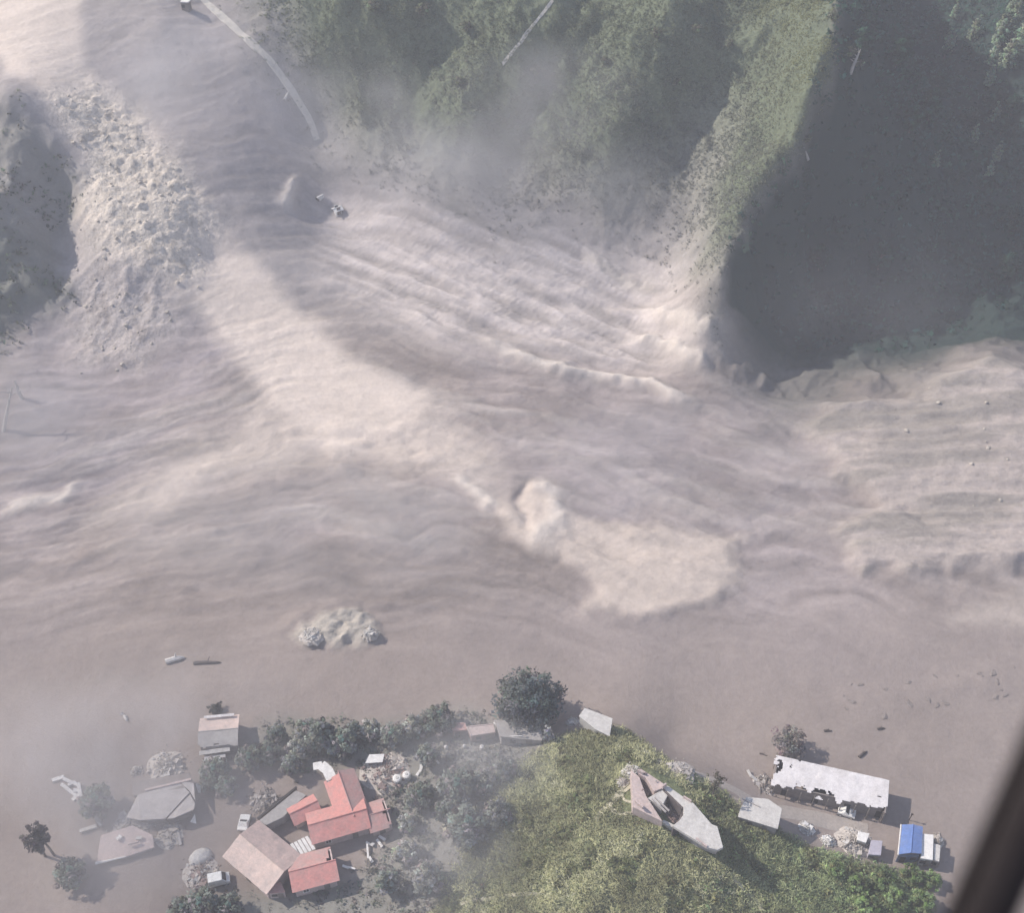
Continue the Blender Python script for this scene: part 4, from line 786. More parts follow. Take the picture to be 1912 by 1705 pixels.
heap("yard_rubble", "grey broken wall pieces behind the pink slab's upper corner", (-56.33,96.49), 2.2, [CONC, RUBBLE], 14, 3, 2, .5, 1.3)
# fallen white timbers
def timbers(name, label, pts, mat=WHITEP, r=.13):
    p0 = pts[0][0]; e = empty(name, (p0[0], p0[1], hz(p0[0], p0[1])), 0, label, "debris")
    for a, b in pts:
        za = hz(a[0], a[1])+random.uniform(.1, .6); zb = hz(b[0], b[1])+random.uniform(.1, .4)
        A = Vector((a[0]-p0[0], a[1]-p0[1], za-e.location.z)); B = Vector((b[0]-p0[0], b[1]-p0[1], zb-e.location.z)); d = B-A
        MB().box((A+B)/2, (d.length, r*2.2*random.uniform(.7, 1.4), r*1.4), math.atan2(d.y, d.x), 0, -math.atan2(d.z, Vector((d.x, d.y)).length)).build("timber", mat, e)
    return e
timbers("white_debris", "tangle of broken white frames left of the dusty round tree", [((-78.32,106.46),(-76.51,107.26)),((-76.55,105.76),(-73.22,103.48)),((-76.38,106.69),(-73.36,105.5)),((-73.63,105.89),(-72.66,103.44)),((-73.99,102.89),(-72.86,104.12)),((-75.4,105.54),(-74.31,106.34)),((-74.19,104.47),(-73.14,104.66))], WHITEP, .26)
timbers("fallen_beam", "long pale fallen beam leading down to the pink slab", [((-71.05,101.39),(-68.01,98.12)),((-70.2,100.69),(-68.29,98.58)),((-71.29,97.05),(-68.73,98.14))], CONCW, .26)
timbers("yard_beams", "thin pale beams strewn in front of the cracked roof", [((-60.21,94.78),(-57.69,96.14)),((-55.57,98.1),(-54.25,94.8)),((-62.82,98.78),(-61.55,97.68))], CONC, .17)
def sheet(name, label, pts, z, mat, t=.06, cat="sheet"):
    c0 = (sum(p[0] for p in pts)/len(pts), sum(p[1] for p in pts)/len(pts)); g0 = hz(*c0)
    zz = z if isinstance(z, (list, tuple)) else [z]*len(pts)
    e = empty(name, (*c0, g0), 0, label, cat)
    MB().prism([(p[0]-c0[0], p[1]-c0[1]) for p in pts], [a-t for a in zz], zz).build("panel", mat, e)
    MB().prism([((p[0]-c0[0])*.7, (p[1]-c0[1])*.7) for p in pts], -.3, min(zz)-t-.004).build("support", MUDWALL, e)
    return e
sheet("corner_sheet", "white L shaped sheet standing out beside the cracked roof", [(-53.62,105.51),(-51.96,106.04),(-51.78,105.48),(-52.62,105.15),(-52.62,104.06),(-53.02,104.13)], [.9, .9, .7, .8, .4, .4], WHITEP)
sheet("triangle_sheet", "small white triangular sheet below the cracked roof's corner", [(-53.38,98.77),(-52.73,99.99),(-52.29,98.47)], [.4, .9, .4], WHITEP)
# tarpaulin over the debris yard beside the pale roof
def tarp(name, label, xy, rx, ry, h, rz, mat):
    n = 14; V = []; F = []
    for j in range(n+1):
        for i in range(n+1):
            u = i/n*2-1; v = j/n*2-1; d = min(1, math.sqrt(u*u+v*v)); z = h*math.sqrt(max(0, 1-d*d))+.12*float(fbm(np.array(u*3.+rz), np.array(v*3.), 4, 3))-.05
            V.append((u*rx, v*ry, z))
    for j in range(n):
        for i in range(n):
            u = (i+.5)/n*2-1; v = (j+.5)/n*2-1
            if u*u+v*v < 1.05: F.append((j*(n+1)+i, j*(n+1)+i+1, (j+1)*(n+1)+i+1, (j+1)*(n+1)+i))
    me = bpy.data.meshes.new(name); me.from_pydata(V, [], F); me.materials.append(mat); me.update()
    o = link(bpy.data.objects.new(name, me)); o.location = (*xy[:2], hz(*xy[:2])); o.rotation_euler = (0, 0, rz); s = o.modifiers.new("thickness", 'SOLIDIFY'); s.thickness = .04
    return tag(o, label, "tarpaulin")
tarp("tarpaulin", "rounded pale tarpaulin mound at the corner of the pale school roof", (-50.64,92.68), 1.9, 1.5, 1.3, .5, CONCW)
heap("yard_debris", "brown and white debris heap between tarpaulin and white van", (-50.18,90.17), 2.8, [BRICKM, CONCW, RUBBLE], 24, 6, 3, .7, 1.3)
heap("court_debris", "grey debris pile in the corner of the school yard", (-41.56,102.67), 2.6, [CONC, RUBBLE, MUDWALL], 24, 5, 5, .9, 1.3)

TYRE = pmat("tyre", (.03, .03, .03), dirt=.5); CARW = pmat("white_car_paint", (.82, .82, .80), (.76, .76, .75), rough=.35, dirt=.3, bump=.02)
def car(name, label, xy, rz, L=4.4, van=False):
    x, y = xy[:2]; e = empty(name, (x, y, hz(x, y)), rz, label, "van" if van else "car"); h = 1.9 if van else .95
    def loft(prof, w0, w1, nm, mat, par):
        n_ = len(prof); V = [(px_, -w/2, pz_) for (px_, pz_), w in zip(prof, w0)] + [(px_, w/2, pz_) for (px_, pz_), w in zip(prof, w0)]
        return MB().add(V, [tuple(range(n_)), tuple(range(2*n_-1, n_-1, -1))] + [(i, n_+i, n_+(i+1) % n_, (i+1) % n_) for i in range(n_)]).build(nm, mat, par, .05)
    if van: prof = [(-L/2, .35), (L/2, .35), (L/2, .95), (L/2-.55, 1.15), (L/2-1.15, 1.95), (-L/2+.08, 2.0), (-L/2, 1.2)]; ww = [1.8, 1.8, 1.75, 1.7, 1.55, 1.6, 1.8]
    else: prof = [(-L/2, .35), (L/2, .35), (L/2, .72), (L/2-1.0, .92), (-L/2+.7, .95), (-L/2, .85)]; ww = [1.7]*6
    loft(prof, ww, None, "body", CARW, e)
    if not van:
        cb = loft([(L/2-1.05, .93), (L/2-1.75, 1.42), (-L/2+1.1, 1.45), (-L/2+.55, .95)], [1.6, 1.3, 1.3, 1.6], None, "cabin", CARW, e)
        MB().plate([(L/2-1.12, -.62, 1.0), (L/2-1.12, .62, 1.0), (L/2-1.66, .55, 1.385), (L/2-1.66, -.55, 1.385)], .02).build("windscreen", GLASSM, cb)
    else: MB().plate([(L/2-.58, -.72, 1.22), (L/2-.58, .72, 1.22), (L/2-1.08, .66, 1.9), (L/2-1.08, -.66, 1.9)], .01).build("windscreen", GLASSM, e).location = (.03, 0, .02)
    for sx in (-1, 1):
        for sy in (-1, 1):
            wh = MB().tube([(sx*L*.31, sy*.78-.11, .33), (sx*L*.31, sy*.78+.11, .33)], .33, 12).build("wheel", TYRE, e); MB().tube([(sx*L*.31, sy*.9-.02, .33), (sx*L*.31, sy*.9+.02, .33)], .18, 8).build("hub", CONCW, wh)
        MB().box((sx*(L/2+.01), .55, .68), (.05, .3, .14)).build("lamp", GLASSM, e); MB().box((sx*(L/2+.01), -.55, .68), (.05, .3, .14)).build("lamp", GLASSM, e)
    return e
car("van", "white van parked below the debris heap near the pale roof", (-46.85,88.62), .25, 3.4, True)
car("car", "white car seen end on beside the school yard wall", (-44.38,98.54), 1.5, 2.9)
car("car_for_lumps", "car shape made up for two white lumps by the long white shed", (55.93,100.67), -.35, 2.9)  # car shape made up where two white lumps lie

# ------------------------------------------------------------------ red roofed school
gable_house("pale_school_wing", "long school wing under a pale mud coated roof", (-43.65,94.41,3.35)[:2], (-36.35,88.66,3.28)[:2], 7.2, 2.8, 1.1, CONCP, PALEROOF, DULLROOF, cat="school building", seed=11, sag=.1, base=0)
gable_house("pink_school_wing", "school wing with faded pink roof at the complex's lower corner", (-34.89,88.51,3.29)[:2], (-28.5,90.32,3.44)[:2], 5.2, 2.8, 1.0, CONCP, RED, PINK, cat="school building", seed=12, ragged=((), ('right',)), base=0)
e = flat_house("corner_porch", "small pinkish porch roof at the lower tip of the school", [(-39.16,87.16,1.73)[:2], (-36.68,87.61,1.67)[:2], (-35.88,86.04,1.7)[:2], (-38.3,85.82,1.73)[:2]], 1.8, CONCP, PINK, 0, cat="porch")
gable_house("red_school_wing", "school wing with bright red roof beside the striped canopy", (-32.77,96.44,3.56)[:2], (-24.27,99.13,3.7)[:2], 4.9, 2.8, 1.1, CONCP, RED, RED, cat="school building", seed=13, base=0)
gable_house("rear_school_wing", "dusty red school wing running back to the white walkway", (-25.98,98.44,3.58)[:2], (-29.08,105.9,3.61)[:2], 4.6, 2.8, .9, CONCP, PINK, RED, cat="school building", seed=14, ragged=((), ('right',)), base=0)
gable_house("end_school_wing", "brownish red hipped end of the school toward the gardens", (-23.55,98.42,3.32)[:2], (-20.47,99.51,3.24)[:2], 4.6, 2.4, .8, CONCP, PINK, PINK, cat="school building", seed=15, ragged=(('right',), ('right',)), base=0, nwin=1)
gable_house("small_red_house", "small red roofed hut standing alone inside the school yard", (-36.21,98.95,3.07)[:2], (-32.63,100.99,3.17)[:2], 3.0, 2.3, .7, CONCP, RED, RED, cat="hut", seed=16, nwin=1, base=0)
e = flat_house("yard_roof", "grey flat lean to roof along the school yard wall", [(-41.56,97.89,2.04)[:2], (-36.23,103.29,2.18)[:2], (-34.5,102.45,2.18)[:2], (-36.5,100.24,2.1)[:2], (-37.63,98.71,2.09)[:2], (-40.08,97.33,1.99)[:2]], 2.0, CONC, GREYROOF, 0, cat="lean-to")
c, L, rz = frame_of((-41.88,98.2,2.05)[:2], (-36.2,103.86,2.16)[:2])
e = empty("boundary_wall", (c[0], c[1]+.25, hz(*c)), rz, "straight dark topped boundary wall behind the grey lean to", "wall"); MB().box((0, 0, .9), (L, .2, 2.4)).build("wall", MUDWALL, e); MB().box((0, 0, 2.17), (L+.2, .34, .12)).build("coping", DARK, e)
# striped canopy: white panels on dark beams
A_, B_, C_, D_ = [Vector(p) for p in ((-36.54,93.39,2.53), (-33.16,95.19,2.69), (-31.68,93.1,2.36), (-35.09,91.28,2.33))]
o0 = (A_+B_+C_+D_)/4; e = empty("striped_canopy", (o0.x, o0.y, hz(o0.x, o0.y)), 0, "canopy of six white panels parted by dark gaps, beside the red roof", "canopy")
og = Vector(e.location)
for i in range(6):
    t0, t1 = (i+.10)/6, (i+.90)/6
    MB().plate([A_.lerp(B_, t0)-og, A_.lerp(B_, t1)-og, D_.lerp(C_, t1)-og, D_.lerp(C_, t0)-og], .05).build("panel", WHITEP, e)
for t in (.08, .5, .92): MB().tube([A_.lerp(D_, t)-og-Vector((0, 0, .14)), B_.lerp(C_, t)-og-Vector((0, 0, .14))], .07, 5).build("beam", DARK, e)
for p in (A_, B_, C_, D_): MB().tube([(p.x-og.x, p.y-og.y, -.3), (p.x-og.x, p.y-og.y, p.z-og.z-.2)], .07, 6).build("post", WOOD, e)
# bent white walkway roof
pts = [(-33.61,107.77,2.72), (-32.37,108.01,2.74), (-31.16,106.96,2.76), (-30.03,104.75,2.7)]; og = Vector((pts[1][0], pts[1][1], hz(*pts[1][:2])))
e = empty("walkway_roof", og, 0, "bent white walkway roof behind the dusty red wing", "canopy")
for i in range(3):
    a = Vector(pts[i])-og; b = Vector(pts[i+1])-og; d = (b-a).normalized(); nn = Vector((-d.y, d.x, 0)).normalized()*(.9 if i else .7)
    a2 = a-d*.12; b2 = b+d*.12
    MB().plate([a2-nn+Vector((0, 0, .02*i)), a2+nn+Vector((0, 0, .02*i)), b2+nn+Vector((0, 0, .02*i)), b2-nn+Vector((0, 0, .02*i))], .06).build("panel", WHITEP, e)
    MB().tube([(a.x, a.y, -.3), (a.x, a.y, a.z-.08)], .06, 6).build("post", WOOD, e)
timbers("garden_frames", "scatter of small white frames on the grass right of the school", [((-23.67,94.69),(-23.32,92.32)),((-23.15,92.48),(-22.55,91.55)),((-23.89,95.09),(-23.15,94.72)),((-22.17,95.63),(-21.18,94.29)),((-21.86,96.2),(-20.74,95.43)),((-22.95,94.46),(-22.65,95.04))], WHITEP, .17)
timbers("fence_scrap", "white strip lying at the pink wing's garden corner", [((-26.49,90.86),(-25.25,90.53)),((-27.38,91.07),(-26.31,90.73))], WHITEP, .14)
# ruined brick house
heap("brick_ruin", "mound of broken brown brick behind the red school wing", (-21.43,107.79), 4.2, [BRICKM, BRICKM, RUBBLE], 40, 8, 6, 1.2, 1.6)
sheet("roof_sheet", "clean white square roof sheet at the top of the brick ruin", [(-25.04,108.81,1.89)[:2], (-24.44,110.37,1.99)[:2], (-21.87,110.46,1.93)[:2], (-22.12,108.99,1.93)[:2]], [1.6, 1.8, 1.8, 1.6], WHITEP)
def tank(name, label, xy, r, h, lift=0.0):
    x, y = xy[:2]; e = empty(name, (x, y, hz(x, y)+lift), 0, label, "water tank")
    MB().tube([(0, 0, -lift-.05), (0, 0, h*.1), (0, 0, h*.85), (0, 0, h)], [r, r, r, r*.7], 14).build("body", WHITEP, e, smooth=False); MB().tube([(0, 0, h), (0, 0, h+.12)], [r*.35, r*.3], 10).build("lid", CONCW, e)
tank("water_tank", "white round tank on the brick ruin, nearer the school", (-19.49,106.23), .75, 1.0, .3); tank("water_tank", "white round tank on the brick ruin, farther from the school", (-17.9,106.88), .7, 1.0, .3)
tank("barrel", "small white barrel in the gardens, first of a row of three", (-11.42,112.35), .32, .8); tank("barrel", "small white barrel in the middle of a row of three in gardens", (-8.25,112.32), .28, .7); tank("barrel", "small white barrel nearest the hill in a row of three", (-5.18,111.96), .4, .8)
timbers("white_branches", "forked white broken pole among the garden trees", [((-14.21,112.48),(-13.87,111.02)),((-13.87,111.02),(-14.37,109.97)),((-13.67,110.74),(-12.5,109.32)),((-15.47,109.78),(-15.57,108.17)),((-15.57,108.17),(-16.25,107.13))], WHITEP, .17)
# buildings by the big tree
flat_house("pink_house", "low dusty pink house among gardens before the big tree", [(-10.65,115.97,2.35)[:2], (-8.22,116.21,2.56)[:2], (-7.81,114.89,2.61)[:2], (-10.23,114.66,2.42)[:2]], 1.8, BRICKM, PINK, .1)
flat_house("brick_house", "low brownish pink flat house beside the white gutter house", [(-7.81,115.05,2.77)[:2], (-3.35,115.59,3.21)[:2], (-2.96,113.99,3.41)[:2], (-7.02,113.33,3.16)[:2]], 2.0, BRICKM, CONCP, .1)
e = flat_house("gutter_house", "long grey house edged with a white gutter under the big tree", [(-2.88,115.62,3.62)[:2], (5,115.07,4.39)[:2], (4.92,111.67,5.85)[:2], (-1.84,112.45,4.19)[:2]], 2.4, CONC, GREYROOF, 0)
gp = [Vector(HT(*p))-Vector(e.location) for p in ((922,1350,2.75),(934,1359,2.75),(965,1358,2.75))] if False else [Vector(p)-Vector(e.location) for p in ((-3.15,115.51,3.99), (-2.03,114.43,4.17), (0.92,114.59,4.38))]
MB().tube(gp, [.16, .2, .1], 6).build("gutter", WHITEP, e); gp2 = [Vector(p)-Vector(e.location) for p in ((-2.03,114.48,4.01), (-1.65,112.6,4.29), (1.74,112.29,4.96))]; MB().tube(gp2, [.14, .14, .09], 6).build("gutter", WHITEP, e)
flat_house("hilltop_house", "small cream flat roofed house on the far shoulder of the hill", [(11.61,115,5.57)[:2], (12.62,116.54,4.78)[:2], (17.07,114.55,6.26)[:2], (16.4,111.22,8.24)[:2], (14.16,112.56,7.4)[:2]], 2.0, CONCW, CONCW, .0)
heap("hill_rubble", "strip of pale rubble on the hill shoulder beside the cream house", (10.83,116.15), 1.2, [CONCW, RUBBLE], 8, 2, 0, .3, .8)

# ------------------------------------------------------------------ roofless ruin on the hilltop
PITSHADE = pmat("pit_shade", (.12, .10, .10), dirt=.3)  # the pit's shade as a dark colour, on its floor and lining panels
R0 = (24.69,97.17); zr = hz(*R0); top = zr+2.2
e = empty("ruined_building", (R0[0], R0[1], zr), 0, "roofless pink and white concrete ruin on top of the grassy hill", "ruin")
def rl(pts): return [(p[0]-R0[0], p[1]-R0[1]) for p in pts]
def rprism(nm, pts, z0, z1, mat, bev=.04): return MB().prism(rl(pts), z0, z1).build(nm, mat, e, bev)
rprism("terrace", [(19.05,101.31,12.63)[:2], (20.31,100.01,12.88)[:2], (21.13,96.71,13.5)[:2], (23.35,92.38,13.68)[:2], (21.92,93.14,13.59)[:2], (18.9,94.84,13.33)[:2]], -2.5, 2.9, CONCP)
rprism("terrace", [(20.59,101.45,12.86)[:2], (24.32,98.57,13.36)[:2], (23.68,97.91,13.32)[:2], (22.45,97.45,13.49)[:2], (21.3,99.84,13.16)[:2], (20.18,100.58,12.88)[:2]], -2.5, 3.05, CONCP)
rprism("recess_floor", [(20.44,101.78,10.42)[:2], (21.81,101.42,10.5)[:2], (22.86,98.89,10.75)[:2], (21.49,97.87,11.08)[:2]], -2.0, .6, BRICKM)
rprism("block", [(21.37,96.41,13.35)[:2], (23.71,97.89,13.03)[:2], (24.68,97.12,12.7)[:2], (23.42,94.85,13.32)[:2]], -2.0, 2.75, CONCW)
for k in (0, 1):
    a, b = Vector((21.41,95.5,13.93)), Vector((23.4,93.2,13.78)); off = Vector((.45+.5*k, .15+.2*k, .08)); ab = (a+b)/2+off-Vector(e.location); d = b-a
    MB().box(ab, (d.length, .22, .3), math.atan2(d.y, d.x)).build("rail", CONC, e)
rprism("pit_floor", [(23.51,96.88,10.34)[:2], (24.86,98.73,10.4)[:2], (27.76,96.26,9.74)[:2], (27.5,93.53,9.85)[:2], (23.88,93.52,10.65)[:2]], -2.0, .15, PITSHADE)
rprism("pit_shade_panel", [(23.82,97.71,13.57)[:2], (23.99,97.84,13.59)[:2], (26.77,94.54,13.04)[:2], (26.51,94.34,13.01)[:2]], -2.0, 3.2, PITSHADE)  # added lining panel, dark to stand for shade on the pit wall
rprism("pit_shade_panel", [(26.76,94.47,13.03)[:2], (27.01,94.38,13.01)[:2], (26,92.11,13.26)[:2], (24.91,91.27,13.51)[:2], (24.78,91.53,13.52)[:2], (25.72,92.46,13.31)[:2]], -2.0, 2.95, PITSHADE)
rprism("side_wall", [(23.91,97.92,13.63)[:2], (24.61,98.29,13.6)[:2], (28.17,95.26,13.01)[:2], (26.69,94.62,13.09)[:2]], -2.5, 3.3, CONCW)
rprism("roof_slab", [(26.77,94.68,13.14)[:2], (28.26,95.32,13.05)[:2], (30.82,91.63,12.65)[:2], (31.65,91.26,12.47)[:2], (32.13,87.82,11.98)[:2], (31.24,87.38,12)[:2], (29.79,87.79,12.44)[:2], (28.17,88.92,13.24)[:2], (24.75,91.35,13.68)[:2], (25.84,92.19,13.37)[:2], (26.62,93.2,13.17)[:2]], 2.8, 3.45, CONCW)
rprism("end_wall", [(27.05,94.71,12.12)[:2], (28.09,95.19,12.13)[:2], (31.42,91.2,11.6)[:2], (31.64,88.68,11.32)[:2], (28.8,89.7,12.1)[:2], (26.07,91.75,12.43)[:2]], -3.0, 2.79, CONC)
rprism("front_wall", [(23.38,93.06,12.08)[:2], (23.75,93.44,11.98)[:2], (25.55,92.46,11.46)[:2], (25.18,92.08,11.53)[:2]], -2.5, 1.4, CONCW)
for k_, (p_, s_) in enumerate([((28.67,93.59,13.11), .35), ((29.81,90.11,12.85), .3), ((27.59,91.1,13.1), .25), ((31.12,88.97,12.59), .3), ((21.4,95.08,13.84), .25), ((20.58,97.28,13.51), .3), ((22.85,99.06,13.22), .3), ((21.28,100.52,13.03), .35)]):
    o = link(bpy.data.objects.new("stone", chunk_mesh(k_ % 5, (RUBBLE, BRICKM)[k_ % 2])), e); o.location = Vector(p_)-Vector(e.location)+Vector((0, 0, .1)); o.scale = (s_, s_, s_*.7)
for p_, q_, h_ in (((20.02,100.87,12.97), (20.83,100.42,13.14), .9), ((23.65,97.65,13.46), (24.28,98.16,13.55), 1.0), ((26.89,96.19,13.35), (28.01,95.41,13.14), .7), ((28.19,89.2,13.31), (29.6,87.96,12.66), .6), ((30.98,91.48,12.71), (31.59,90.73,12.47), .8), ((19.27,95.3,13.42), (20.33,94.18,13.72), .6)):
    a, b = Vector(p_)-Vector(e.location), Vector(q_)-Vector(e.location); d = b-a; MB().box(((a.x+b.x)/2, (a.y+b.y)/2, max(a.z, b.z)+h_/2-.25), (d.length, .22, h_), math.atan2(d.y, d.x)).build("wall_stub", CONCP, e)
hb_ = heap("ruin_rubble", "reddish brown broken brick in the ruin's open pit", (25.59,95.05,10.03)[:2], 1.5, [BRICKM, MUDWALL, BRICKM], 20, 3, 3, .5, .9); hb_.location.z += .15
heap("terrace_rubble", "pale crumbled stones along the ruin's upper corner", (19.49,102.49), 1.4, [RUBBLE, CONCW], 16, 2, 0, .4, .7); heap("corner_rubble", "pale stone knob left of the ruin's terrace", (17.9,100.75), .9, [RUBBLE, CONCW], 10, 0, 0, .5, .6)
heap("shoulder_rubble", "grey stone rubble strip behind the ruin's upper side", (27.58,103.86), 2.4, [RUBBLE, CONC], 22, 2, 0, .35, .8)

# ------------------------------------------------------------------ right-hand plain
TL, TR, BR, BL = [Vector(p) for p in ((45.29,109.71,3.19), (63.31,104.39,3.28), (61.45,98.94,3.11), (42.57,103.23,4.04))]
c = (TL+TR+BR+BL)/4; d = ((TR-TL)+(BR-BL))/2; L = d.length; Wd = (((TL-BL)+(TR-BR))/2).length; rz = math.atan2(d.y, d.x)
e = empty("long_shed", (c.x, c.y, hz(c.x, c.y)), rz, "long shed with ragged dusty white roof, largest building on the plain", "shed")
roof_sheet(L, (-Wd/2, Wd/2), lambda x, y: 3.5+.05*y, SHEDW, e, "roof", .12, ('lo', 'left'), .60, int(L/.22), int(Wd/.22), 21, .12)
w = MB(); w.box((0, Wd/2-.3, 1.4), (L-.6, .2, 4.0)); w.box((L/2-.3, 0, 1.4), (.2, Wd-.6, 3.9)); w.box((-L/2+.5, .6, 1.3), (.2, Wd-2, 3.6)); w.build("wall", MUDWALL, e)
MB().box((0, -Wd/2+1.3, 1.3), (L-1.4, .2, 3.6)).build("front_wall", MUDWALL, e)
for i in range(9): MB().box((-L/2+.6+i*(L-1.2)/8, -Wd/2+.5, 1.5), (.14, .14, 3.6)).build("post", WOOD, e)
for i in range(4): MB().box((-L/2+2.5+i*5.2, -Wd/2+1.18, .95), (1.0, .06, 1.9)).build("door", DARK, e)
heap("shed_rubble", "crumbled earth and stones at the left end of the long shed", (42.67,105.45), 2.2, [MUDWALL, RUBBLE, CONC], 22, 3, 3, .6, 1.0)
timbers("curved_debris", "curved pale strip of debris left of the long shed", [((40.33,108.32),(40.77,107.13)),((40.77,107.13),(42.13,106.08)),((41.96,106.25),(43.54,104.62))], CONCW, .2)
for i, (p, s) in enumerate([((47.82,103.79), .45), ((50.26,103.34), .4), ((51.59,103.16), .45)]):
    o = link(bpy.data.objects.new("stone_block", chunk_mesh(i, CONCW))); o.location = (*p[:2], hz(*p[:2])+.2); o.scale = (s*1.3, s, s); tag(o, ["pale block in the shed's shade near its left end", "pale block in the middle of the shed's shade, left of a pair", "pale block in the middle of the shed's shade, right of a pair"][i], "block")
e = flat_house("flat_roof_house", "flat grey concrete house at the foot of the hill", [(37.05,97.84,6.84)[:2], (38.32,100.02,5.91)[:2], (41.6,99.71,4.71)[:2], (43.57,98.06,4.58)[:2], (42.41,94.69,6.04)[:2], (36.63,96.69,7.52)[:2]], 2.4, CONC, CONCW, 0)
MB().box((-1.1, 1.2, 2.75), (3.0, .14, .22), -.5).build("parapet", CONC, e)
heap("white_pile", "small white rubble pile at the hill's foot, nearest flat house", (48.22,96.98), 1.3, [CONCW, WHITEP], 12, 3, 0, .8, 1.0); heap("white_pile", "white rubble lump between the white pile and ruined cottage", (51.65,95.08), 1.2, [CONCW, WHITEP], 10, 3, 0, .7, 1.0)
heap("cottage_ruin", "ruined cottage of pale stone beside the lilac box", (55.81,94.89), 2.8, [RUBBLE, CONCW, RUBBLE], 34, 6, 2, 1.5, 1.4)
e = flat_house("cottage_corner", "white standing corner of the ruined stone cottage", [(56.51,95.98,2.18)[:2], (58.18,95.59,2.17)[:2], (57.32,94.04,2.36)[:2], (56,94.53,2.37)[:2]], 2.2, CONCW, WHITEP, 0)
flat_house("lilac_hut", "small lilac grey box hut right of the ruined cottage", [(58.42,94.67,1.68)[:2], (60.16,94.54,1.6)[:2], (59.42,92.16,1.89)[:2], (57.54,92.31,2.01)[:2]], 1.6, LILAC, LILAC, 0, cat="hut")
# blue roofed house
TL, TR, BR, BL = [Vector(p) for p in ((63.73,96.99,2.91), (67.03,96.58,2.97), (65.66,91.83,3.13), (61.99,91.67,3.24))]
c = (TL+TR+BR+BL)/4; z0 = hz(c.x, c.y); e = empty("blue_house", (c.x, c.y, z0), 0, "house with clean bright blue sheet roof, the only blue one", "house"); og = Vector((c.x, c.y, z0))
q = [p-og for p in (TL, TR, BR, BL)]; m1 = (q[0]+q[1])/2+Vector((0, 0, .45)); m2 = (q[3]+q[2])/2+Vector((0, 0, .45))
MB().prism([(p.x*.9, p.y*.9) for p in q], -.6, 2.7).build("wall", MUDWALL, e)
MB().plate([q[0], m1, m2, q[3]], .08).build("roof", BLUE, e); MB().plate([m1, q[1], q[2], m2], .08).build("roof", BLUE, e); MB().tube([m1, m2], .09, 6).build("ridge_cap", BLUE, e)
fr = (q[3]+q[2])/2; MB().box((fr.x, fr.y+.15, 1.2), (3.4, .1, 2.6)).build("front_wall", pmat("blue_wall", (.10, .16, .30), dirt=.4), e)
MB().box((fr.x-.8, fr.y+.06, .9), (.9, .08, 1.9)).build("door", DARK, e); MB().box((fr.x+.9, fr.y+.06, 1.4), (.9, .08, .8)).build("window", GLASSM, e)
MB().tube([q[0]+Vector((-.15, 0, -.02)), q[3]+Vector((-.15, -.1, -.02))], .12, 6).build("gutter", WHITEP, e)
sx = [(66.77,95.39,2.61)[:2], (68.48,95.22,2.59)[:2], (67.37,91.08,2.74)[:2], (65.62,91.39,2.75)[:2]]
flat_house("white_annex", "white flat roofed annex touching the blue roofed house", sx, 2.4, CONCW, WHITEP, 0, cat="annex")
flat_house("cream_annex", "lower cream annex at the far side of the white annex", [(68.36,93.94,2.01)[:2], (69.35,93.61,2.01)[:2], (68.51,90.97,2.12)[:2], (67.68,91.31,2.11)[:2]], 2.0, CONCP, CONCW, 0, cat="annex")
heap("annex_rubble", "pale broken stones behind the white annex", (69.82,95.59), 1.1, [RUBBLE, CONCW], 14, 2, 1, .9, .8)
MB0 = empty("wooden_post", (*(66.15,99.42)[:2], hz(*(66.15,99.42)[:2])), 0, "short dark post in the mud behind the blue roof", "post"); MB().tube([(0, 0, -.3), (.05, 0, 1.9)], .07, 6).build("pole", DARK, MB0); MB().box((.05, 0, 1.95), (.35, .2, .3)).build("head", DARK, MB0)

# ------------------------------------------------------------------ driftwood and clods in the mud
def logs(label, a, b, r=.2, mat=WOOD, name="driftwood_log", group=None):
    za, zb = hz(*a[:2]), hz(*b[:2]); o0 = Vector((a[0], a[1], za)); d = Vector((b[0]-a[0], b[1]-a[1], zb-za))
    m = MB().tube([(0, 0, r*.5), d*.4+Vector((.05, .1, r*.7)), d*.8+Vector((-.05, 0, r*.6)), d+Vector((0, 0, r*.4))], [r, r*.9, r*.7, r*.3], 7).tube([d*.5+Vector((0, 0, r*.7)), d*.6+Vector((-d.y*.18, d.x*.18, r*2.5))], [r*.4, r*.12], 5)
    o = m.build(name, mat); o.location = o0; return tag(o, label, "log", group)
DW = pmat("wet_driftwood", (.10, .085, .08), dirt=.3)
logs("dark log lying in the mud above the long shed", (60.04,111.17), (61.66,112.32), .28, DW); logs("dark log in open mud, uppermost of those above the shed", (64.38,116.69), (65.75,116.91), .22, DW); logs("grey log in open mud left of the uppermost dark log", (54.91,116.34), (56.31,116.37), .22, DW)
logs("dark log stranded on the mud plain left of the pale mound", (-58.49,130.42), (-53.61,130.67), .35, DW); logs("pale log stranded at the left of the mud plain", (-63.67,130.68), (-60.41,131.68), .55, CONCW); logs("pale log end sticking from mud above the tiny bush", (-69.4,119.75), (-67.91,118.12), .35, CONCW)
logs("dark log among stubs at the shed's far left", (43.03,112.11), (44.27,111.67), .15, DW)
for i in range(26):
    px_ = rng.uniform(0, 1); x_ = rng.uniform(58, 95); y_ = 122+rng.uniform(-3.5, 4)+.12*(x_-60)
    o = link(bpy.data.objects.new("mud_clod", chunk_mesh(i % 5, MUDWALL))); s = rng.uniform(.25, .8); o.location = (x_, y_, hz(x_, y_)+.05); o.scale = (s*1.5, s, s*.3); o.rotation_euler = (0, 0, rng.uniform(0, 6)); tag(o, "dark clod of mud in the line across the right of the plain", "mud clod", "dark clods across the plain")
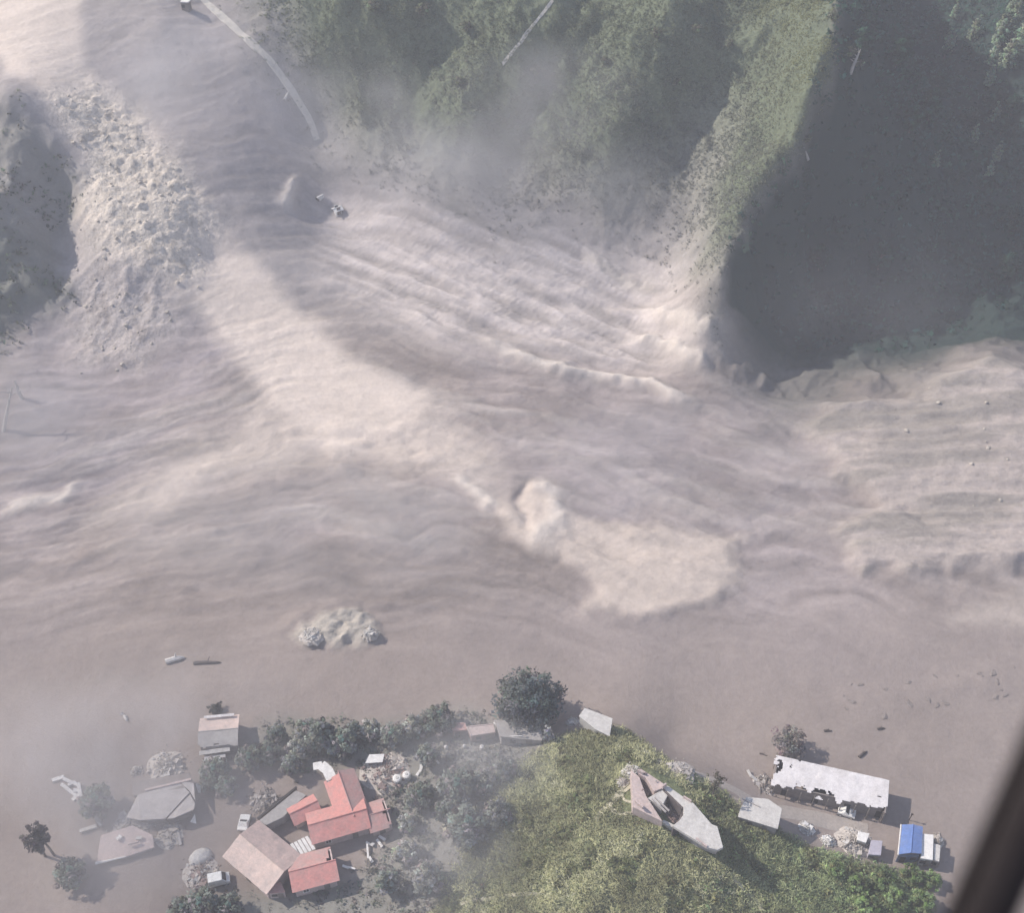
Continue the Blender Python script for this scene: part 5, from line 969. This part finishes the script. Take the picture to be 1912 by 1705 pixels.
heap("stranded_debris", "pale stranded debris on the small mound in the mud plain", (-37.33,135.93), 1.8, [CONCW, RUBBLE], 14, 2, 3, .5, 1.2, beamm=CONCW); heap("stranded_snag", "whitish upright snag at the right end of the stranded mound", (-26.58,136.3), 1.4, [CONCW, RUBBLE], 12, 3, 3, .9, 1.2, beamm=CONCW)
# far huts on the dusty slope
gable_house("far_white_hut", "tiny white hut alone on the dusty slope below the road", (-42.9,250.7,16.43)[:2], (-41.64,251.49,16.76)[:2], 1.3, 1.3, .25, WHITEP, WHITEP, cat="hut", nwin=1, seed=31)
flat_house("far_cabin", "tiny white cabin left of the white hut on the slope", [(-47.3,253,18.58)[:2], (-45.99,254.22,18.7)[:2], (-45.75,254.04,18.55)[:2], (-46.93,252.76,18.23)[:2]], .9, WHITEP, WHITEP, 0, cat="hut")
flat_house("roadside_hut", "small hut at the frame's top beside the pale road", [(-79.98,288.17,51.7)[:2], (-77.97,287.84,51.18)[:2], (-78.34,286.74,50.84)[:2], (-80.25,286.99,51.33)[:2]], 2.0, MUDWALL, WHITEP, 0, cat="hut")
logs("pale log lying beside the dirt road's lower end", (-55.46,272.22), (-54.48,273.91), .35, CONCW)

# ------------------------------------------------------------------ dead trees
def snag(label, xy, h, lean, rz, mat=PALEBARK, n=9, name="dead_tree"):
    x, y = xy[:2]; e = empty(name, (x, y, hz(x, y)), rz, label, "dead tree"); tp = Vector((lean, 0, h))
    MB().tube([(0, 0, -.5), tp*.35+Vector((.1, .1, 0)), tp*.7, tp], [.45, .36, .24, .08], 8).build("trunk", mat, e)
    for i in range(n):
        t = random.uniform(.3, .95); a = random.random()*6.28; l = h*random.uniform(.15, .35); b = tp*t
        MB().tube([b, b+Vector((math.cos(a)*l*.5, math.sin(a)*l*.5, l*.3)), b+Vector((math.cos(a)*l, math.sin(a)*l, l*.5))], [.14, .09, .03], 5).build("branch", mat, e)
    return e
snag("pale uprooted dead tree leaning at the left edge", (-108.65,187), 9, 5.5, .9); snag("pale dead branch beside the uprooted tree at left edge", (-105.94,194.8), 4, 2.0, 2.2, n=5)
snag("pale bare forked tree on the ridge's shaded edge", (67.67,245.44), 5, -3.5, .4, n=5); snag("pale dead tree just beyond the ridge crest", (77.41,259.6), 5, 2.0, .7, n=6)

# ------------------------------------------------------------------ boulders of the rock rib
BOULD = []
for k in range(6):
    bm = bmesh.new(); bmesh.ops.create_icosphere(bm, subdivisions=2, radius=1)
    for v in bm.verts:
        c_ = v.co; f = 1+.35*float(fbm(np.array(c_.x*1.3+k*9), np.array(c_.y*1.3+c_.z*1.7), 60+k, 3)); v.co = Vector((c_.x*1.2, c_.y*.9, c_.z*.75))*f
    me = bpy.data.meshes.new("boulder"); bm.to_mesh(me); bm.free(); me.materials.append(pmat("boulder_rock", (.60, .55, .48), (.44, .40, .35), scale=1.2, dirt=.4, bump=.7)); BOULD.append(me)
for region, box, cnt, lab, grp in ((MK['rib'], (-125, -70, 215, 280), 150, "pale boulder on the rocky rib beside the landslide chute", "boulders of the rock rib"), (MK['patch'], (-110, -75, 195, 245), 60, "pale boulder on the stony patch below the rock rib", "boulders of the stony patch"), (MK['bank'], (55, 150, 165, 215), 26, "mud coated boulder on the bank before the dark valley", "boulders of the mud bank")):
    x, y = scatter(4000, box, region*.9); x = x[:cnt]; y = y[:cnt]
    for i in range(len(x)):
        o = link(bpy.data.objects.new("boulder", BOULD[i % 6])); s = .13+.38*rng.random()**3; o.location = (x[i], y[i], float(ground_z(x[i:i+1], y[i:i+1])[0])+s*.15); o.scale = (s, s, s); o.rotation_euler = (rng.uniform(0, .5), rng.uniform(0, .5), rng.uniform(0, 6)); tag(o, lab, "boulder", grp)

# ------------------------------------------------------------------ window frame of the aircraft the picture was taken from
FRM = pmat("frame_paint", (.012, .009, .010), rough=.7, dirt=.1, bump=.05); SEAL = pmat("rubber_seal", (.02, .017, .018), rough=.6, dirt=.05, bump=.05)
for m_ in (FRM, SEAL): m_.node_tree.nodes['Principled BSDF'].inputs['Specular IOR Level'].default_value = .1
fw = Vector((0, math.cos(PITCH), -math.sin(PITCH))); upv = Vector((0, math.sin(PITCH), math.cos(PITCH))); rt = Vector((1, 0, 0)); dep = .62
cen = Vector((0, 0, CAM_H)) + fw*dep
an = math.radians(-23.8); ax_ = rt*math.cos(an) + upv*math.sin(an); ay_ = -rt*math.sin(an) + upv*math.cos(an)
e = empty("aircraft_window_frame", cen, 0, "blurred dark window frame of the aircraft across the lower right corner", "window frame")
def ring(hw0, hw1, hh_, rc, r0, nm, mat, zoff, flat=.6):
    P = []
    for cx2, cy2, a0 in ((hw1-rc, hh_-rc, 0), (-hw0+rc, hh_-rc, 90), (-hw0+rc, -hh_+rc, 180), (hw1-rc, -hh_+rc, 270)):
        for k in range(9): a = math.radians(a0+k*11.25); P.append((cx2+rc*math.cos(a), cy2+rc*math.sin(a)))
    n_ = len(P); V = []; F = []; m_ = 10
    for i in range(n_):
        t = Vector((P[(i+1) % n_][0]-P[i-1][0], P[(i+1) % n_][1]-P[i-1][1])).normalized(); nx_, ny_ = t.y, -t.x
        for k in range(m_):
            a = 2*math.pi*k/m_; u = r0*math.cos(a); w_ = r0*flat*math.sin(a)+zoff; V.append(ax_*(P[i][0]+nx_*u) + ay_*(P[i][1]+ny_*u) + fw*w_)
    for i in range(n_):
        for k in range(m_): F.append((i*m_+k, ((i+1) % n_)*m_+k, ((i+1) % n_)*m_+(k+1) % m_, i*m_+(k+1) % m_))
    MB().add(V, F).build(nm, mat, e, smooth=True)
ring(.43, .312, .52, .12, .0138, "frame", FRM, 0.0); ring(.418, .297, .508, .10, .004, "seal", SEAL, .006)
